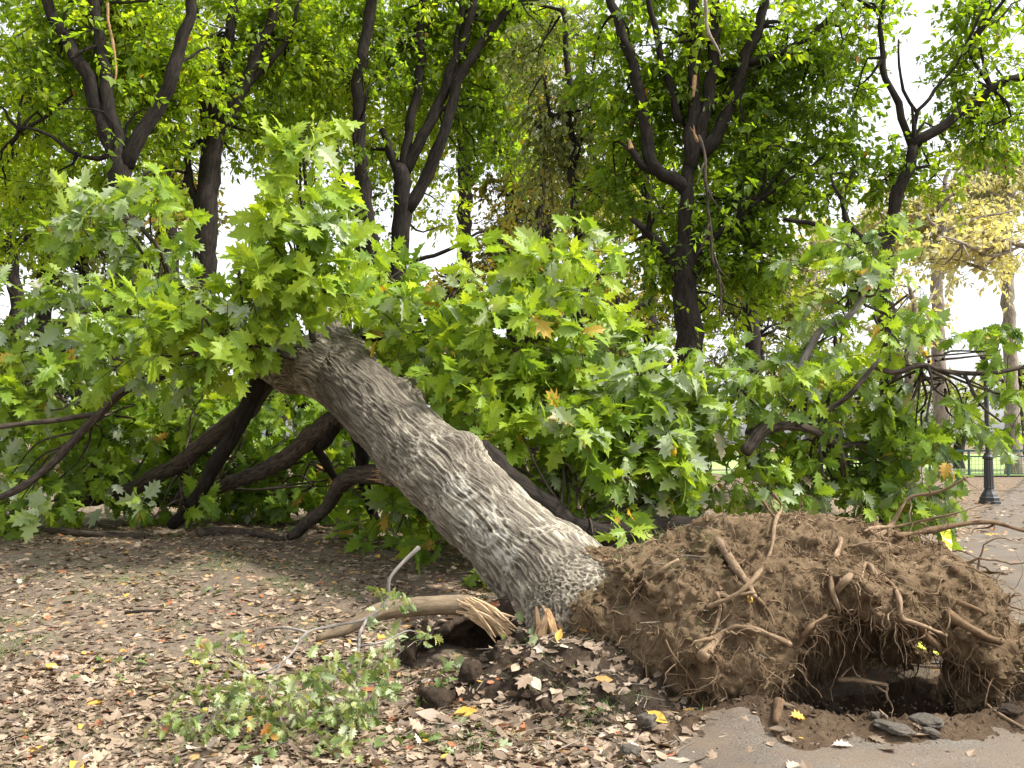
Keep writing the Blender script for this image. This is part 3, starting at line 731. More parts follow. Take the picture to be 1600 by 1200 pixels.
md = tmp.modifiers.new("s", 'SUBSURF'); md.levels = 2; md.render_levels = 2
dg = bpy.context.evaluated_depsgraph_get(); me2 = bpy.data.meshes.new_from_object(tmp.evaluated_get(dg))
tmp.modifiers.clear(); tmp.data = me2; bpy.data.meshes.remove(me); me2.name = "trunk"
nv = len(me2.vertices); co = np.zeros(nv * 3, np.float32); me2.vertices.foreach_get("co", co); co = co.reshape(-1, 3).astype(float) + BASE
no = np.zeros(nv * 3, np.float32); me2.vertices.foreach_get("normal", no); no = no.reshape(-1, 3).astype(float)
best = np.full(nv, 1e9); bq = np.zeros((nv, 3)); al = np.zeros(nv)
for ch in (T_, LA, LB):
    cum = 0.0
    for (a, ra), (b_, rb) in zip(ch[:-1], ch[1:]):
        ab = b_ - a; L = np.linalg.norm(ab); t_ = np.clip(((co - a) @ ab) / L ** 2, 0, 1)
        q = co - (a + t_[:, None] * ab); dd = np.linalg.norm(q, axis=1) - (ra + (rb - ra) * t_)
        m_ = dd < best; best[m_] = dd[m_]; bq[m_] = (q + (ab / L) * ((cum + t_ * L)[:, None]) * 0.13)[m_]; al[m_] = (cum + t_ * L)[m_]
        cum += L
wrp = np.stack([fbm(co * 2.5 + 3, 2), fbm(co * 2.5 + 13, 2), fbm(co * 2.5 + 23, 2)], 1) * 0.028
qq = (bq + wrp) * 15.0
r1 = np.exp(-(perlin(qq) / .13) ** 2); r2 = np.exp(-(perlin(qq * 1.7 + 7) / .16) ** 2); r3 = perlin(co * 3.0)
ridge = np.clip(np.maximum(r1, 0.75 * r2) * (0.75 + 0.5 * fbm(co * 6 + 2, 2)), 0, 1)
grain = fbm(qq * A([3.0, 3.0, 3.0]) + 3, 3)
big = fbm(co * 1.9 + 5, 2)
co2 = co + no * (0.009 * (ridge - 0.4) + 0.022 * big + 0.008 * grain)[:, None]
me2.vertices.foreach_set("co", (co2 - BASE).astype(np.float32).ravel())
def fattr(me, name, x):
    a = me.attributes.new(name, 'FLOAT', 'POINT'); a.data.foreach_set("value", np.asarray(x, np.float32))
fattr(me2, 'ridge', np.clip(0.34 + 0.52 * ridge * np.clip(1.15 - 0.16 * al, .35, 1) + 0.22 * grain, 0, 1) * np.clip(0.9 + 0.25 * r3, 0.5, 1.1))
# the streak of pale lichen along the upper side, near the roots
ax0, ax1 = P(716, 765, 7.45), P(805, 870, 6.68)
ab = ax1 - ax0; t_ = ((co - ax0) @ ab) / (ab @ ab); dl = np.linalg.norm(co - (ax0 + np.clip(t_, 0, 1)[:, None] * ab), axis=1)
fattr(me2, 'lich', np.clip(1.3 - dl / 0.13, 0, 1) * np.clip(ridge * 1.0 + 1.1 * fbm(co * 9, 3), 0, 1) * 0.9)
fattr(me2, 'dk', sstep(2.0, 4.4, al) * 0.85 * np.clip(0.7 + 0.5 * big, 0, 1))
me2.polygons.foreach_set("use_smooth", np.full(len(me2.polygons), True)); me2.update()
tmp.parent = oak

# --- limbs (parts) with their leaves (sub-parts)
def limb(pix, r0, r1, mat='bark_limb', seed=0, name="branch", sides=12, wob=0.05, twigs=()):
    pts = A([P(*q) for q in pix]); dm = pts[:, 1].mean()
    mb = MB(); tube(mb, pts, np.linspace(r0, r1, len(pts)) * pxm(dm), sides, 0.06, wob, 0.22, 0, seed)
    for (tp, a, b_) in twigs:
        q = A([P(*x) for x in tp]); tube(mb, q, np.linspace(a, b_, len(q)) * pxm(q[:, 1].mean()), 8, 0.08, wob, 0.15, 0, seed + 5)
    o = mb.build(name, M[mat], oak, BASE, smooth=True)
    return o, pts

CEN = A([0.0, 10.0, 1.0])
def leaves_on(parent, clumps, pale=0.3, yellow=0.01, hue=(0.55, 0.22), mat='oak_leaf', anchor=None, droop=0.35, size=0.225, up=0.75, jit=0.75):
    """clumps: (px, py, depth, rx px, ry px, depth radius m, number of sprays[, hue])"""
    mb = MB(); tot = 0
    for c_ in clumps:
        px, py, d, rx, ry, rd, n_ = c_[:7]; n_ = int(n_ * (.84 if px > 620 else .95)); hh = c_[7] if len(c_) > 7 else hue[0]; pl = min(.9, (c_[8] if len(c_) > 8 else pale) * 1.15 + .03)
        C0 = P(px, py, d); R0 = A([rx * pxm(d), rd, ry * pxm(d)])
        ctr, dr = in_ellipsoid(n_, C0, R0, 0.42)
        zg = gz_smooth(ctr[:, 0], ctr[:, 1]); ctr[:, 2] = np.maximum(ctr[:, 2], zg + 0.12 + 0.25 * rng.random(n_))
        dr = unit(dr * 0.7 + rng.normal(size=dr.shape) * 0.5 + A([0, -0.25, 0.25]))
        for tpl, sel in ((OAK, rng.random(n_) < 0.6),):
            for tt, ss in ((OAK, sel), (OAK2, ~sel)):
                if ss.sum(): sprays(mb, ctr[ss], dr[ss], 9, 0.34, size, tt, droop, up, jit, (hh, hue[1]), pl, 0.0045, None, 0, 1, yellow, face=(0.2, -0.35, 0))
        # boughs feeding the clump
        an = anchor if anchor is not None else C0 + A([0, 0, -R0[2]])
        k_ = max(3, n_ // 9)
        for j in range(k_):
            e = ctr[rng.integers(n_)]; s_ = an + (C0 - an) * rng.uniform(0.0, 0.6)
            md_ = (s_ + e) / 2 + rng.normal(size=3) * 0.12 + A([0, 0, 0.1])
            tube(mb, [s_, md_, e], [0.016, 0.011, 0.005], 5, 0.12, 0.04, 0, 1, int(rng.integers(999)), cap=False)
    return mb.build("foliage", [M[mat], M['bark_limb']], parent, BASE)

o, q = limb([(300, 508, 10.7), (245, 485, 11.0), (190, 480, 11.3), (140, 492, 11.6), (70, 520, 12.0)], 22, 9, 'bark_limb', 1,
            twigs=[([(280, 475, 10.9), (255, 405, 10.6), (215, 350, 10.3), (160, 330, 10.1)], 6, 2), ([(265, 485, 11), (290, 455, 11.1)], 14, 11)])
leaves_on(o, [(215, 345, 10.4, 100, 55, .55, 30, .50, .55), (130, 345, 10.2, 40, 35, .35, 9, .5, .6), (250, 400, 10.6, 48, 40, .4, 13, .45, .5), (60, 500, 11.2, 95, 60, .7, 30, .4, .5), (170, 520, 10.6, 120, 60, .6, 36, .5, .45),
              (30, 590, 10.8, 90, 80, .8, 34, .5, .4), (305, 470, 10.2, 45, 25, .4, 10, .6, .3)], anchor=q[1])
# the tall shoot of bright leaves standing on the fork
o, q = limb([(490, 535, 9.3), (478, 460, 9.15), (470, 380, 9.05), (478, 300, 8.95), (470, 215, 8.9)], 6, 2, 'bark_limb', 2, sides=8, wob=0.02)
leaves_on(o, [(470, 205, 8.9, 14, 24, .15, 5, .72, .1), (480, 260, 8.9, 26, 34, .2, 10, .72, .1), (455, 325, 8.9, 44, 38, .3, 14, .70, .12), (505, 350, 8.9, 38, 36, .3, 11, .68, .15),
              (470, 410, 8.9, 62, 40, .4, 22, .72, .12), (530, 430, 9.1, 34, 34, .35, 11, .68, .2), (425, 455, 8.8, 46, 26, .35, 16, .72, .1), (515, 458, 8.85, 45, 14, .3, 10, .72, .1)], anchor=q[1], yellow=.001)
# boughs in front of and beside the fork
o, q = limb([(470, 565, 9.35), (430, 545, 9.0), (380, 530, 8.8), (330, 520, 8.7), (270, 510, 8.7)], 6, 3, 'bark_limb', 3, sides=8)
leaves_on(o, [(370, 478, 8.8, 45, 18, .4, 13, .72, .1), (400, 555, 8.9, 20, 12, .2, 3, .7, .08), (310, 535, 8.9, 75, 42, .45, 24, .68, .15), (230, 500, 9.1, 70, 35, .5, 20, .62, .3), (245, 560, 9.3, 70, 35, .5, 20, .62, .25)], anchor=q[2])
# long thin limb at the far left
o, q = limb([(272, 575, 9.8), (215, 600, 9.7), (150, 650, 9.6), (60, 740, 9.5), (-20, 785, 9.4)], 8, 5, 'bark_limb', 4, twigs=[([(150, 648, 9.6), (80, 658, 9.5), (0, 665, 9.4), (-40, 670, 9.3)], 5, 3)])
leaves_on(o, [(60, 610, 10.3, 100, 40, .4, 22, .62, .3), (110, 710, 11.3, 95, 55, .4, 28, .5, .2), (30, 760, 10.6, 80, 45, .4, 22, .45, .2), (40, 810, 10.3, 60, 22, .4, 9, .5, .15), (200, 650, 11.8, 90, 50, .5, 22, .55, .2)], anchor=q[2])
# the limbs propping the trunk up
o, q = limb([(405, 590, 10.1), (385, 640, 10.2), (340, 720, 10.4), (300, 790, 10.6), (268, 822, 10.8)], 15, 9, 'bark_dark', 5, wob=.02)
leaves_on(o, [(255, 812, 10.5, 35, 14, .2, 5, .55, .15), (300, 640, 11.3, 80, 55, .4, 20, .5, .15)], anchor=q[3])
o, q = limb([(415, 590, 10.15), (380, 645, 10.5), (310, 700, 10.8), (245, 745, 11.1), (190, 770, 11.4), (120, 785, 11.8)], 16, 10, 'bark_limb', 6, sides=14, wob=.02)
leaves_on(o, [(100, 775, 11.4, 90, 50, .4, 26, .4, .15), (215, 720, 12.0, 100, 60, .4, 28, .42, .15), (160, 620, 11.9, 100, 60, .5, 26, .5, .25)], anchor=q[4])
o, q = limb([(545, 640, 9.3), (500, 672, 9.7), (440, 720, 10.2), (385, 745, 10.7), (330, 765, 11.2), (250, 785, 11.9)], 16, 9, 'bark_limb', 7, sides=14, wob=.02)
leaves_on(o, [(350, 690, 11.9, 100, 70, .4, 30, .40, .1), (300, 760, 12.0, 100, 50, .4, 26, .35, .1), (420, 640, 11.8, 90, 55, .4, 34, .5, .12), (380, 720, 12.8, 170, 70, .5, 60, .35, .1), (200, 720, 12.8, 170, 80, .5, 60, .35, .1), (530, 700, 12.6, 120, 90, .5, 50, .4, .1), (650, 760, 11.4, 80, 70, .5, 34, .42, .1)], anchor=q[4])
o, q = limb([(525, 655, 9.4), (510, 690, 9.8), (495, 700, 10.1), (515, 730, 10.3), (535, 770, 10.6)], 11, 5, 'bark_dark', 8)
leaves_on(o, [(480, 740, 12.0, 90, 60, .4, 26, .38, .1), (450, 800, 11.9, 80, 26, .4, 14, .4, .1)], anchor=q[3])
o, q = limb([(552, 655, 9.5), (562, 710, 9.8), (572, 760, 10.1), (585, 812, 10.5)], 11, 8, 'bark_dark', 9)
leaves_on(o, [(600, 810, 10.0, 60, 42, .35, 14, .48, .05), (545, 690, 11.6, 80, 70, .4, 28, .45, .1), (640, 830, 9.6, 60, 34, .3, 12, .5, .05), (690, 800, 10.2, 70, 50, .5, 20, .5, .05)], anchor=q[2], yellow=.06)
o, q = limb([(625, 742, 9.05), (585, 742, 9.25), (552, 744, 9.5), (528, 765, 9.75), (500, 800, 10.0), (472, 826, 10.2), (452, 838, 10.3)], 16, 8, 'bark_limb', 10, sides=14)
o['label'] = "cracked bent limb with orange split wood reaching down to the ground"
mb = MB()
for k in range(7):
    a = P(622 - k, 728 + 5 * k, 9.0); b_ = P(570 + rng.integers(-12, 25), 733 + 3 * k, 9.1); tube(mb, [a, (a + b_) / 2, b_], [.012, .013, .004], 5, .1, .01, .3, 0, k)
mb.build("split_wood", M['torn_wood'], o, BASE)
# limbs on the far side of the trunk
o, q = limb([(575, 600, 9.6), (620, 598, 9.7), (680, 595, 9.9), (740, 600, 10.2)], 13, 9, 'bark_dark', 11)
leaves_on(o, [(640, 500, 9.9, 70, 45, .5, 24, .68, .15), (690, 540, 9.6, 70, 50, .5, 26, .68, .12), (600, 470, 10.2, 55, 45, .5, 16, .66, .2), (720, 600, 9.3, 70, 45, .5, 24, .66, .1), (640, 560, 10.3, 60, 40, .4, 15, .6, .15)], anchor=q[2], yellow=.04)
o, q = limb([(545, 545, 10.2), (575, 530, 10.3), (605, 520, 10.4), (660, 500, 10.5)], 10, 5, 'bark_dark', 12)
leaves_on(o, [(700, 470, 10.3, 60, 40, .4, 14, .6, .2), (590, 430, 10.2, 45, 35, .4, 10, .6, .3)], anchor=q[3])
o, q = limb([(745, 705, 8.1), (790, 745, 8.3), (850, 790, 8.5), (905, 826, 8.6), (965, 836, 8.7), (1030, 822, 8.9), (1110, 815, 9.2)], 23, 13, 'bark_dark', 13, sides=14)
o['label'] = "dark curved limb running low behind the trunk"
leaves_on(o, [(800, 690, 9.0, 90, 60, .5, 36, .60, .08), (840, 760, 9.6, 90, 45, .4, 26, .6, .08), (900, 720, 9.2, 90, 60, .5, 34, .58, .12), (960, 780, 9.4, 90, 45, .4, 28, .55, .1), (1060, 770, 9.6, 90, 50, .4, 28, .5, .12),
              (960, 850, 8.3, 40, 14, .2, 5, .45, .05), (820, 840, 9.4, 60, 30, .3, 10, .5, .1), (740, 880, 8.6, 40, 20, .2, 5, .4, .05)], anchor=q[3], yellow=.03)
# upright leafy bough right of the fork
o, q = limb([(800, 740, 9.0), (808, 660, 9.1), (815, 560, 9.2), (835, 480, 9.2), (860, 410, 9.2)], 6, 2, 'bark_limb', 14, sides=8, wob=.03)
leaves_on(o, [(870, 400, 9.2, 60, 34, .35, 14, .68, .3), (800, 445, 9.2, 60, 45, .4, 18, .66, .15), (870, 460, 9.3, 60, 40, .4, 16, .62, .2), (800, 530, 9.1, 70, 50, .45, 24, .66, .12), (870, 560, 9.2, 70, 55, .45, 26, .62, .15),
              (770, 620, 9.0, 60, 50, .45, 22, .64, .1), (860, 640, 9.0, 80, 55, .45, 28, .64, .1)], anchor=q[2], yellow=.02)
# silvery boughs in the middle right
o, q = limb([(930, 760, 9.3), (960, 690, 9.4), (1000, 620, 9.6), (1050, 560, 9.8)], 7, 3, 'bark_limb', 15, sides=8)
leaves_on(o, [(960, 560, 9.6, 60, 45, .45, 22, .5, .75), (1010, 610, 9.5, 80, 55, .5, 30, .45, .65), (950, 640, 9.4, 70, 50, .45, 24, .6, .3), (1060, 680, 9.5, 90, 60, .5, 34, .48, .45), (1110, 590, 9.8, 60, 45, .45, 20, .5, .5), (990, 700, 9.4, 80, 50, .45, 26, .56, .3)], anchor=q[1])
o, q = limb([(1165, 705, 9.0), (1195, 676, 9.1), (1238, 665, 9.2), (1275, 678, 9.3), (1310, 700, 9.4), (1320, 740, 9.5)], 10, 5, 'bark_limb', 16, twigs=[([(1235, 666, 9.2), (1285, 645, 9.1), (1330, 615, 9.0), (1362, 578, 9.0), (1375, 560, 9.0)], 6, 3)])
leaves_on(o, [(1150, 640, 9.6, 80, 55, .5, 28, .52, .45), (1240, 600, 9.6, 80, 55, .5, 28, .62, .25), (1190, 730, 9.6, 90, 55, .4, 30, .46, .2), (1290, 740, 9.7, 90, 60, .45, 34, .40, .2), (1300, 650, 9.9, 80, 50, .45, 22, .52, .3), (1400, 740, 9.7, 70, 55, .4, 30, .36, .25), (1250, 790, 9.8, 80, 40, .4, 26, .36, .2), (1330, 790, 9.8, 80, 40, .4, 30, .34, .2), (1420, 795, 9.8, 55, 36, .4, 22, .34, .2)], anchor=q[3], size=.185, droop=.7, up=.5)
o, q = limb([(1250, 580, 9.4), (1268, 540, 9.4), (1283, 515, 9.4), (1320, 500, 9.4), (1345, 470, 9.4), (1362, 420, 9.4), (1372, 370, 9.4)], 7, 3, 'bark_grey', 17, sides=8, wob=.02)
leaves_on(o, [(1355, 370, 9.5, 55, 45, .35, 13, .5, .6), (1300, 430, 9.6, 60, 45, .4, 14, .48, .55), (1370, 440, 9.5, 50, 45, .4, 12, .5, .45), (1300, 490, 9.8, 70, 30, .4, 12, .45, .5), (1390, 520, 9.7, 60, 40, .4, 14, .5, .4), (1280, 560, 9.7, 60, 35, .4, 12, .5, .45)], anchor=q[4], yellow=.03, size=.19, droop=.7, up=.5)
o, q = limb([(1365, 572, 9.2), (1400, 580, 9.2), (1440, 568, 9.2), (1480, 580, 9.2), (1540, 585, 9.2), (1600, 573, 9.2), (1660, 560, 9.2)], 5, 3, 'bark_limb', 18, sides=8, wob=.02, twigs=[([(1450, 572, 9.2), (1455, 600, 9.2), (1447, 660, 9.2)], 3, 1.5), ([(1507, 585, 9.2), (1530, 630, 9.2), (1565, 660, 9.2)], 3, 1.5)])
leaves_on(o, [(1430, 620, 9.6, 70, 50, .4, 20, .46, .35), (1440, 690, 9.6, 60, 50, .4, 18, .42, .3), (1555, 545, 9.3, 50, 26, .3, 16, .36, .2), (1505, 640, 9.4, 30, 45, .3, 7, .40, .2), (1590, 630, 9.4, 26, 40, .3, 8, .44, .2), (1380, 640, 9.8, 60, 50, .4, 18, .44, .35), (1445, 700, 9.4, 25, 30, .25, 6, .4, .2)], anchor=q[2], yellow=.02, size=.175, droop=.9, up=.45)

# torn wood where roots broke at the foot of the trunk
def splinter(name, pix, r0, r1, mat, par, n_=6, spread=10, seed=0, origin=BASE):
    mb = MB(); q = A([P(*x) for x in pix])
    for k in range(n_):
        off = rng.normal(size=3) * spread * pxm(6.4) * A([1, .6, 1]); qq_ = q + off; qq_[-1] += rng.normal(size=3) * 0.03
        tube(mb, qq_, np.linspace(r0, r1 * .5, len(q)) * pxm(6.4) * rng.uniform(.6, 1.1), 6, 0.03, 0.01, 0.5, 0, seed + k)
    return mb.build(name, M[mat], par, origin)
splinter("split_root", [(955, 930, 6.35), (952, 905, 6.33), (958, 880, 6.34)], 12, 6, 'torn_wood', plate, 6, 8, 60)
splinter("split_root", [(870, 1010, 6.05), (860, 975, 6.08), (850, 945, 6.2)], 13, 9, 'torn_wood', plate, 7, 10, 70)
splinter("split_root", [(835, 1020, 6.0), (838, 990, 6.0), (848, 960, 6.1)], 12, 5, 'root_dark', plate, 3, 4, 80)

# ------------------------------------------------------------------ broken root lying left of the trunk foot
bro = P(650, 985, 6.3)
rt = empty("broken_root", bro, "thick smooth tan root with pale splintered end, bridging a hollow left of the trunk", "root")
mb = MB(); q = A([P(495, 998, 6.05), P(535, 985, 6.1), P(585, 958, 6.2), P(640, 948, 6.25), P(700, 945, 6.28), P(735, 948, 6.28), P(760, 965, 6.26)])
tube(mb, q, A([5, 9, 13, 15, 15.5, 15, 11]) * pxm(6.2), 16, 0.03, 0.015, 0.12, 0, 3); mb.build("bark", M['bark_smooth'], rt, bro, smooth=True)
mb = MB()
for k in range(34):
    a = P(712 + rng.uniform(0, 35), 934 + rng.uniform(0, 28), 6.22 + rng.uniform(-.03, .03)); e = P(770 + rng.uniform(0, 38), 965 + rng.uniform(0, 40), 6.2 + rng.uniform(-.04, .05))
    tube(mb, [a, (a + e) / 2 + A([0, 0, .012]), e], A([2, 4, .8]) * pxm(6.2), 5, 0.03, 0.01, 0.3, 0, k)
mb.build("splintered_end", M['pale_wood'], rt, bro, smooth=False)

# ------------------------------------------------------------------ grey broken bough with wilted leaves in the foreground
bo = P(520, 1050, 5.4)
bb = empty("broken_branch", bo, "grey forked broken branch with wilted pale green leaves, lying on the litter in the foreground", "branch")
def fbr(pix, r0, r1, seed, step=.05):
    mb = MB(); q = A([P(*x) for x in pix]); tube(mb, q, np.linspace(r0, r1, len(q)) * .72 * pxm(q[:, 1].mean()), 8, step, 0.015, 0.15, 0, seed)
    return mb.build("bough", M['bark_grey'], bb, bo, smooth=True)
fbr([(655, 855, 6.0), (630, 880, 5.98), (610, 905, 5.96), (606, 935, 5.95), (575, 965, 5.9), (525, 978, 5.8), (480, 990, 5.7), (462, 1015, 5.6), (440, 1035, 5.5), (405, 1050, 5.4), (330, 1058, 5.35)], 5, 1.5, 1)
fbr([(575, 965, 5.88), (562, 990, 5.75), (558, 1020, 5.6), (530, 1050, 5.45), (500, 1075, 5.3)], 4, 2, 2)
fbr([(480, 988, 5.7), (440, 980, 5.75), (410, 985, 5.8), (400, 1010, 5.75)], 3, 1, 3)
fbr([(560, 1010, 5.65), (600, 1000, 5.7), (640, 985, 5.8), (668, 1000, 5.85)], 3, 1, 4)
fbr([(440, 1035, 5.5), (420, 1070, 5.3), (430, 1110, 5.1)], 3, 1, 5)
fbr([(530, 1050, 5.45), (560, 1080, 5.3), (575, 1110, 5.15)], 3, 1, 6)
mb = MB()
for (px, py, d, rx, ry, n_, hh) in [(350, 1025, 5.35, 32, 14, 16, .8), (330, 1110, 5.0, 60, 30, 34, .55), (430, 1100, 5.05, 70, 40, 46, .6), (510, 1085, 5.1, 60, 40, 36, .55), (570, 1100, 5.1, 40, 30, 20, .5),
                                  (600, 950, 5.9, 20, 18, 9, .6), (635, 1010, 5.75, 30, 20, 12, .55), (560, 1050, 5.4, 45, 24, 16, .6), (680, 1050, 5.7, 20, 14, 6, .5), (480, 1150, 4.75, 60, 16, 12, .5), (575, 1165, 4.7, 25, 12, 5, .5), (300, 1140, 4.8, 35, 14, 10, .5)]:
    n_ = int(n_ * .6); C0 = P(px, py, d); ctr, dr = in_ellipsoid(n_, C0, A([rx * pxm(d) * .9, 0.16, ry * pxm(d) * .6]), .5)
    ctr[:, 2] = np.maximum(ctr[:, 2], gz_smooth(ctr[:, 0], ctr[:, 1]) + .02 + .05 * rng.random(n_))
    sprays(mb, ctr, unit(dr + A([0, 0, .5])), 8, 0.13, 0.062, OAK2, .6, .4, 1.0, (hh, .25), .35, .002, None, 0, 1, .02)
mb.build("wilted_foliage", [M['wilted_leaf'], M['bark_grey']], bb, bo)

# ------------------------------------------------------------------ standing trees
DENS = 3.1
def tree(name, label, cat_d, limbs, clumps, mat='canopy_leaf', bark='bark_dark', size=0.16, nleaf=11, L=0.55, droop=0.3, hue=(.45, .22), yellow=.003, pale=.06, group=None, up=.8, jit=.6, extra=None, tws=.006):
    """limbs: [(pixel path, r0 px, r1 px)] the first is the trunk; clumps: (px, py, rx, ry, sprays[, depth offset, hue])"""
    d = cat_d
    b0 = P(*limbs[0][0][0][:2], d); zg = float(gz_smooth(A([b0[0]]), A([b0[1]]))[0]) - 0.05
    org = A([b0[0], b0[1], zg])
    root_ = empty(name, org, label, "tree", group)
    ends = []
    for k, (pix, r0, r1) in enumerate(limbs):
        pts = [P(q[0], q[1], d + (q[2] if len(q) > 2 else 0)) for q in pix]
        rr = list(np.linspace(r0, r1, len(pts)) * pxm(d))
        if k == 0:
            g0 = A([pts[0][0] + .05, pts[0][1], zg]); e_ = unit(pts[-1] - pts[-2]); pts = [g0, g0 * .6 + pts[0] * .4] + pts + [pts[-1] + e_ * rr[-1] * .9, pts[-1] + e_ * rr[-1] * 1.5]; rr = [rr[0] * 1.5, rr[0] * 1.12] + rr + [rr[-1] * .75, rr[-1] * .2]
        mb = MB(); tube(mb, A(pts), A(rr), 12 if k == 0 else 9, 0.25, 0.10, 0.22, 0, k + int(px_seed(name, d)))
        mb.build("trunk" if k == 0 else "branch", M[bark], root_, org, smooth=True)
        ends += [A(x) for x in pts[-2:]] + [A(pts[len(pts) // 2])]
    mb = MB(); ends = A(ends)
    for c_ in clumps:
        px, py, rx, ry, n_ = c_[:5]; n_ = int(n_ * DENS); dd = d + (c_[5] if len(c_) > 5 else 0); hh = c_[6] if len(c_) > 6 else hue[0]
        C0 = P(px, py, dd); R0 = A([rx, 0, ry]) * pxm(dd); R0[1] = 0.5 * (R0[0] + R0[2]) * 0.9
        ctr, dr = in_ellipsoid(n_, C0, R0, .45)
        fr_ = (ctr[:, 1] < d + .1) & (rng.random(n_) < .86); ctr[fr_, 1] = 2 * d + .3 - ctr[fr_, 1]     # limbs stand mostly clear on the open side
        # uneven: drop sprays where a slow noise is low, so the crown has gaps and clumps
        kp = perlin(ctr * 0.9 + 3.3 * d) + rng.normal(0, .12, n_) > -0.22
        ctr, dr = ctr[kp], dr[kp]; n_ = len(ctr)
        if n_ == 0: continue
        dr = unit(dr * .6 + rng.normal(size=dr.shape) * A([.6, .6, .25]) + A([0, 0, -.05]))
        hc = np.clip(hh + .07 + 0.5 * perlin(ctr * .7 + 9) + rng.normal(0, .07, n_), .03, .89)
        sprays(mb, ctr, dr, nleaf, L, size, OVATE, droop, up, jit, (hh, hue[1]), pale, tws, hc, 0, 1, yellow)
        near = ends[np.argmin(np.linalg.norm(ends - C0, axis=1))]
        for j in range(max(2, n_ // 40)):
            e = ctr[rng.integers(n_)]; m_ = (near + e) / 2 + rng.normal(size=3) * .25 + A([0, 0, .2])
            tube(mb, [near, m_, e], [.035, .02, .008], 5, .3, .12, 0, 1, int(rng.integers(999)), cap=False)
    mb.build("crown", [M[mat], M[bark]], root_, org)
    if extra: extra(root_, org)
    return root_
def px_seed(name, d): return (len(name) * 7 + d * 13) % 97

def torn(pix, r, d, mat='torn_wood', seed=0):
    def f(root_, org):
        mb = MB(); q = A([P(x[0], x[1], d - .25) for x in pix]); tube(mb, q, np.linspace(r, r * .5, len(q)) * pxm(d), 6, .1, .03, .4, 0, seed)
        mb.build("torn_patch", M[mat], root_, org)
    return f

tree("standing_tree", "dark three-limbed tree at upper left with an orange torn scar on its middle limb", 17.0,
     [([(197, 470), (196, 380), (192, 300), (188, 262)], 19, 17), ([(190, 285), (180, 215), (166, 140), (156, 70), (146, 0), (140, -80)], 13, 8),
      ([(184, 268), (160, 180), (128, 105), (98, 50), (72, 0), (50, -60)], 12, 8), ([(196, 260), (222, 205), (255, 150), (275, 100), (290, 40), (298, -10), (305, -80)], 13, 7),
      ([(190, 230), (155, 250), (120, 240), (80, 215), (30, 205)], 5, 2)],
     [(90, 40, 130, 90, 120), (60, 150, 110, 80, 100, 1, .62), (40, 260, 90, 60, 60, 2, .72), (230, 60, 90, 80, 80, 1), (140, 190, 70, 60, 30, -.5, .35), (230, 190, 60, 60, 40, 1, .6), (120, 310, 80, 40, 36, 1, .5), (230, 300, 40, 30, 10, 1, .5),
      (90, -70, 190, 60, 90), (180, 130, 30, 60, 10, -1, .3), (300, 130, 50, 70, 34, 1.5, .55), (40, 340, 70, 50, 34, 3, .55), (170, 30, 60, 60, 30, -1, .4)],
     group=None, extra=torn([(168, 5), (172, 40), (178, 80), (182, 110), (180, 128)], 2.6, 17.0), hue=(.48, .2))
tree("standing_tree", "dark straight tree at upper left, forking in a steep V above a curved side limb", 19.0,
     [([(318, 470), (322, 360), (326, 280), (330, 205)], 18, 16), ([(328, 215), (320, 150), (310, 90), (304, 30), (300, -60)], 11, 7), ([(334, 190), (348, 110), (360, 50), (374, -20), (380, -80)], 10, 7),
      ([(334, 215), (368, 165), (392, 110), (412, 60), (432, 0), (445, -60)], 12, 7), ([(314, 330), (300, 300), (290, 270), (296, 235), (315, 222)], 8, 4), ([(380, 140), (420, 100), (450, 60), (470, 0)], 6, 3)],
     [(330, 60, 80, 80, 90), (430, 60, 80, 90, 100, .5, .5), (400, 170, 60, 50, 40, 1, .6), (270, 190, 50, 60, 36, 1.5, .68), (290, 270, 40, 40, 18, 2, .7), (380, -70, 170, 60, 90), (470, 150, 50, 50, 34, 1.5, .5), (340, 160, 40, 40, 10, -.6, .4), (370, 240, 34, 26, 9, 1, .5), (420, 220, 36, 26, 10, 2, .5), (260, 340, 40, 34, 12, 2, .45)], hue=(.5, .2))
tree("standing_tree", "slender sinuous dark tree left of the many-stemmed tree in the middle", 19.5,
     [([(585, 480), (582, 390), (572, 330), (564, 270), (562, 200), (560, 150), (568, 80), (580, 0), (586, -70)], 13, 8), ([(562, 290), (540, 320), (515, 335)], 3, 1)],
     [(540, 60, 70, 80, 90, 0, .55), (520, 150, 55, 50, 36, 1, .5), (600, 90, 50, 60, 44, -.4, .5), (560, 210, 34, 30, 10, -.3, .4), (560, -70, 110, 60, 60), (535, 280, 26, 22, 7, .5, .4), (580, 300, 26, 40, 9, -.4, .45)], hue=(.52, .22))
tree("standing_tree", "thin leaning dark tree behind the tall green shoot of the fallen oak", 23.0,
     [([(540, 420), (534, 300), (522, 220), (508, 160), (494, 100), (480, 40), (470, -40)], 8, 5), ([(440, 420), (438, 340), (428, 250), (436, 180), (440, 120)], 6, 3)],
     [(480, 90, 60, 70, 60, 0, .62), (440, 200, 36, 40, 16, 1, .5), (450, 300, 40, 34, 14, 0, .45), (500, -20, 90, 50, 50)], hue=(.58, .2))
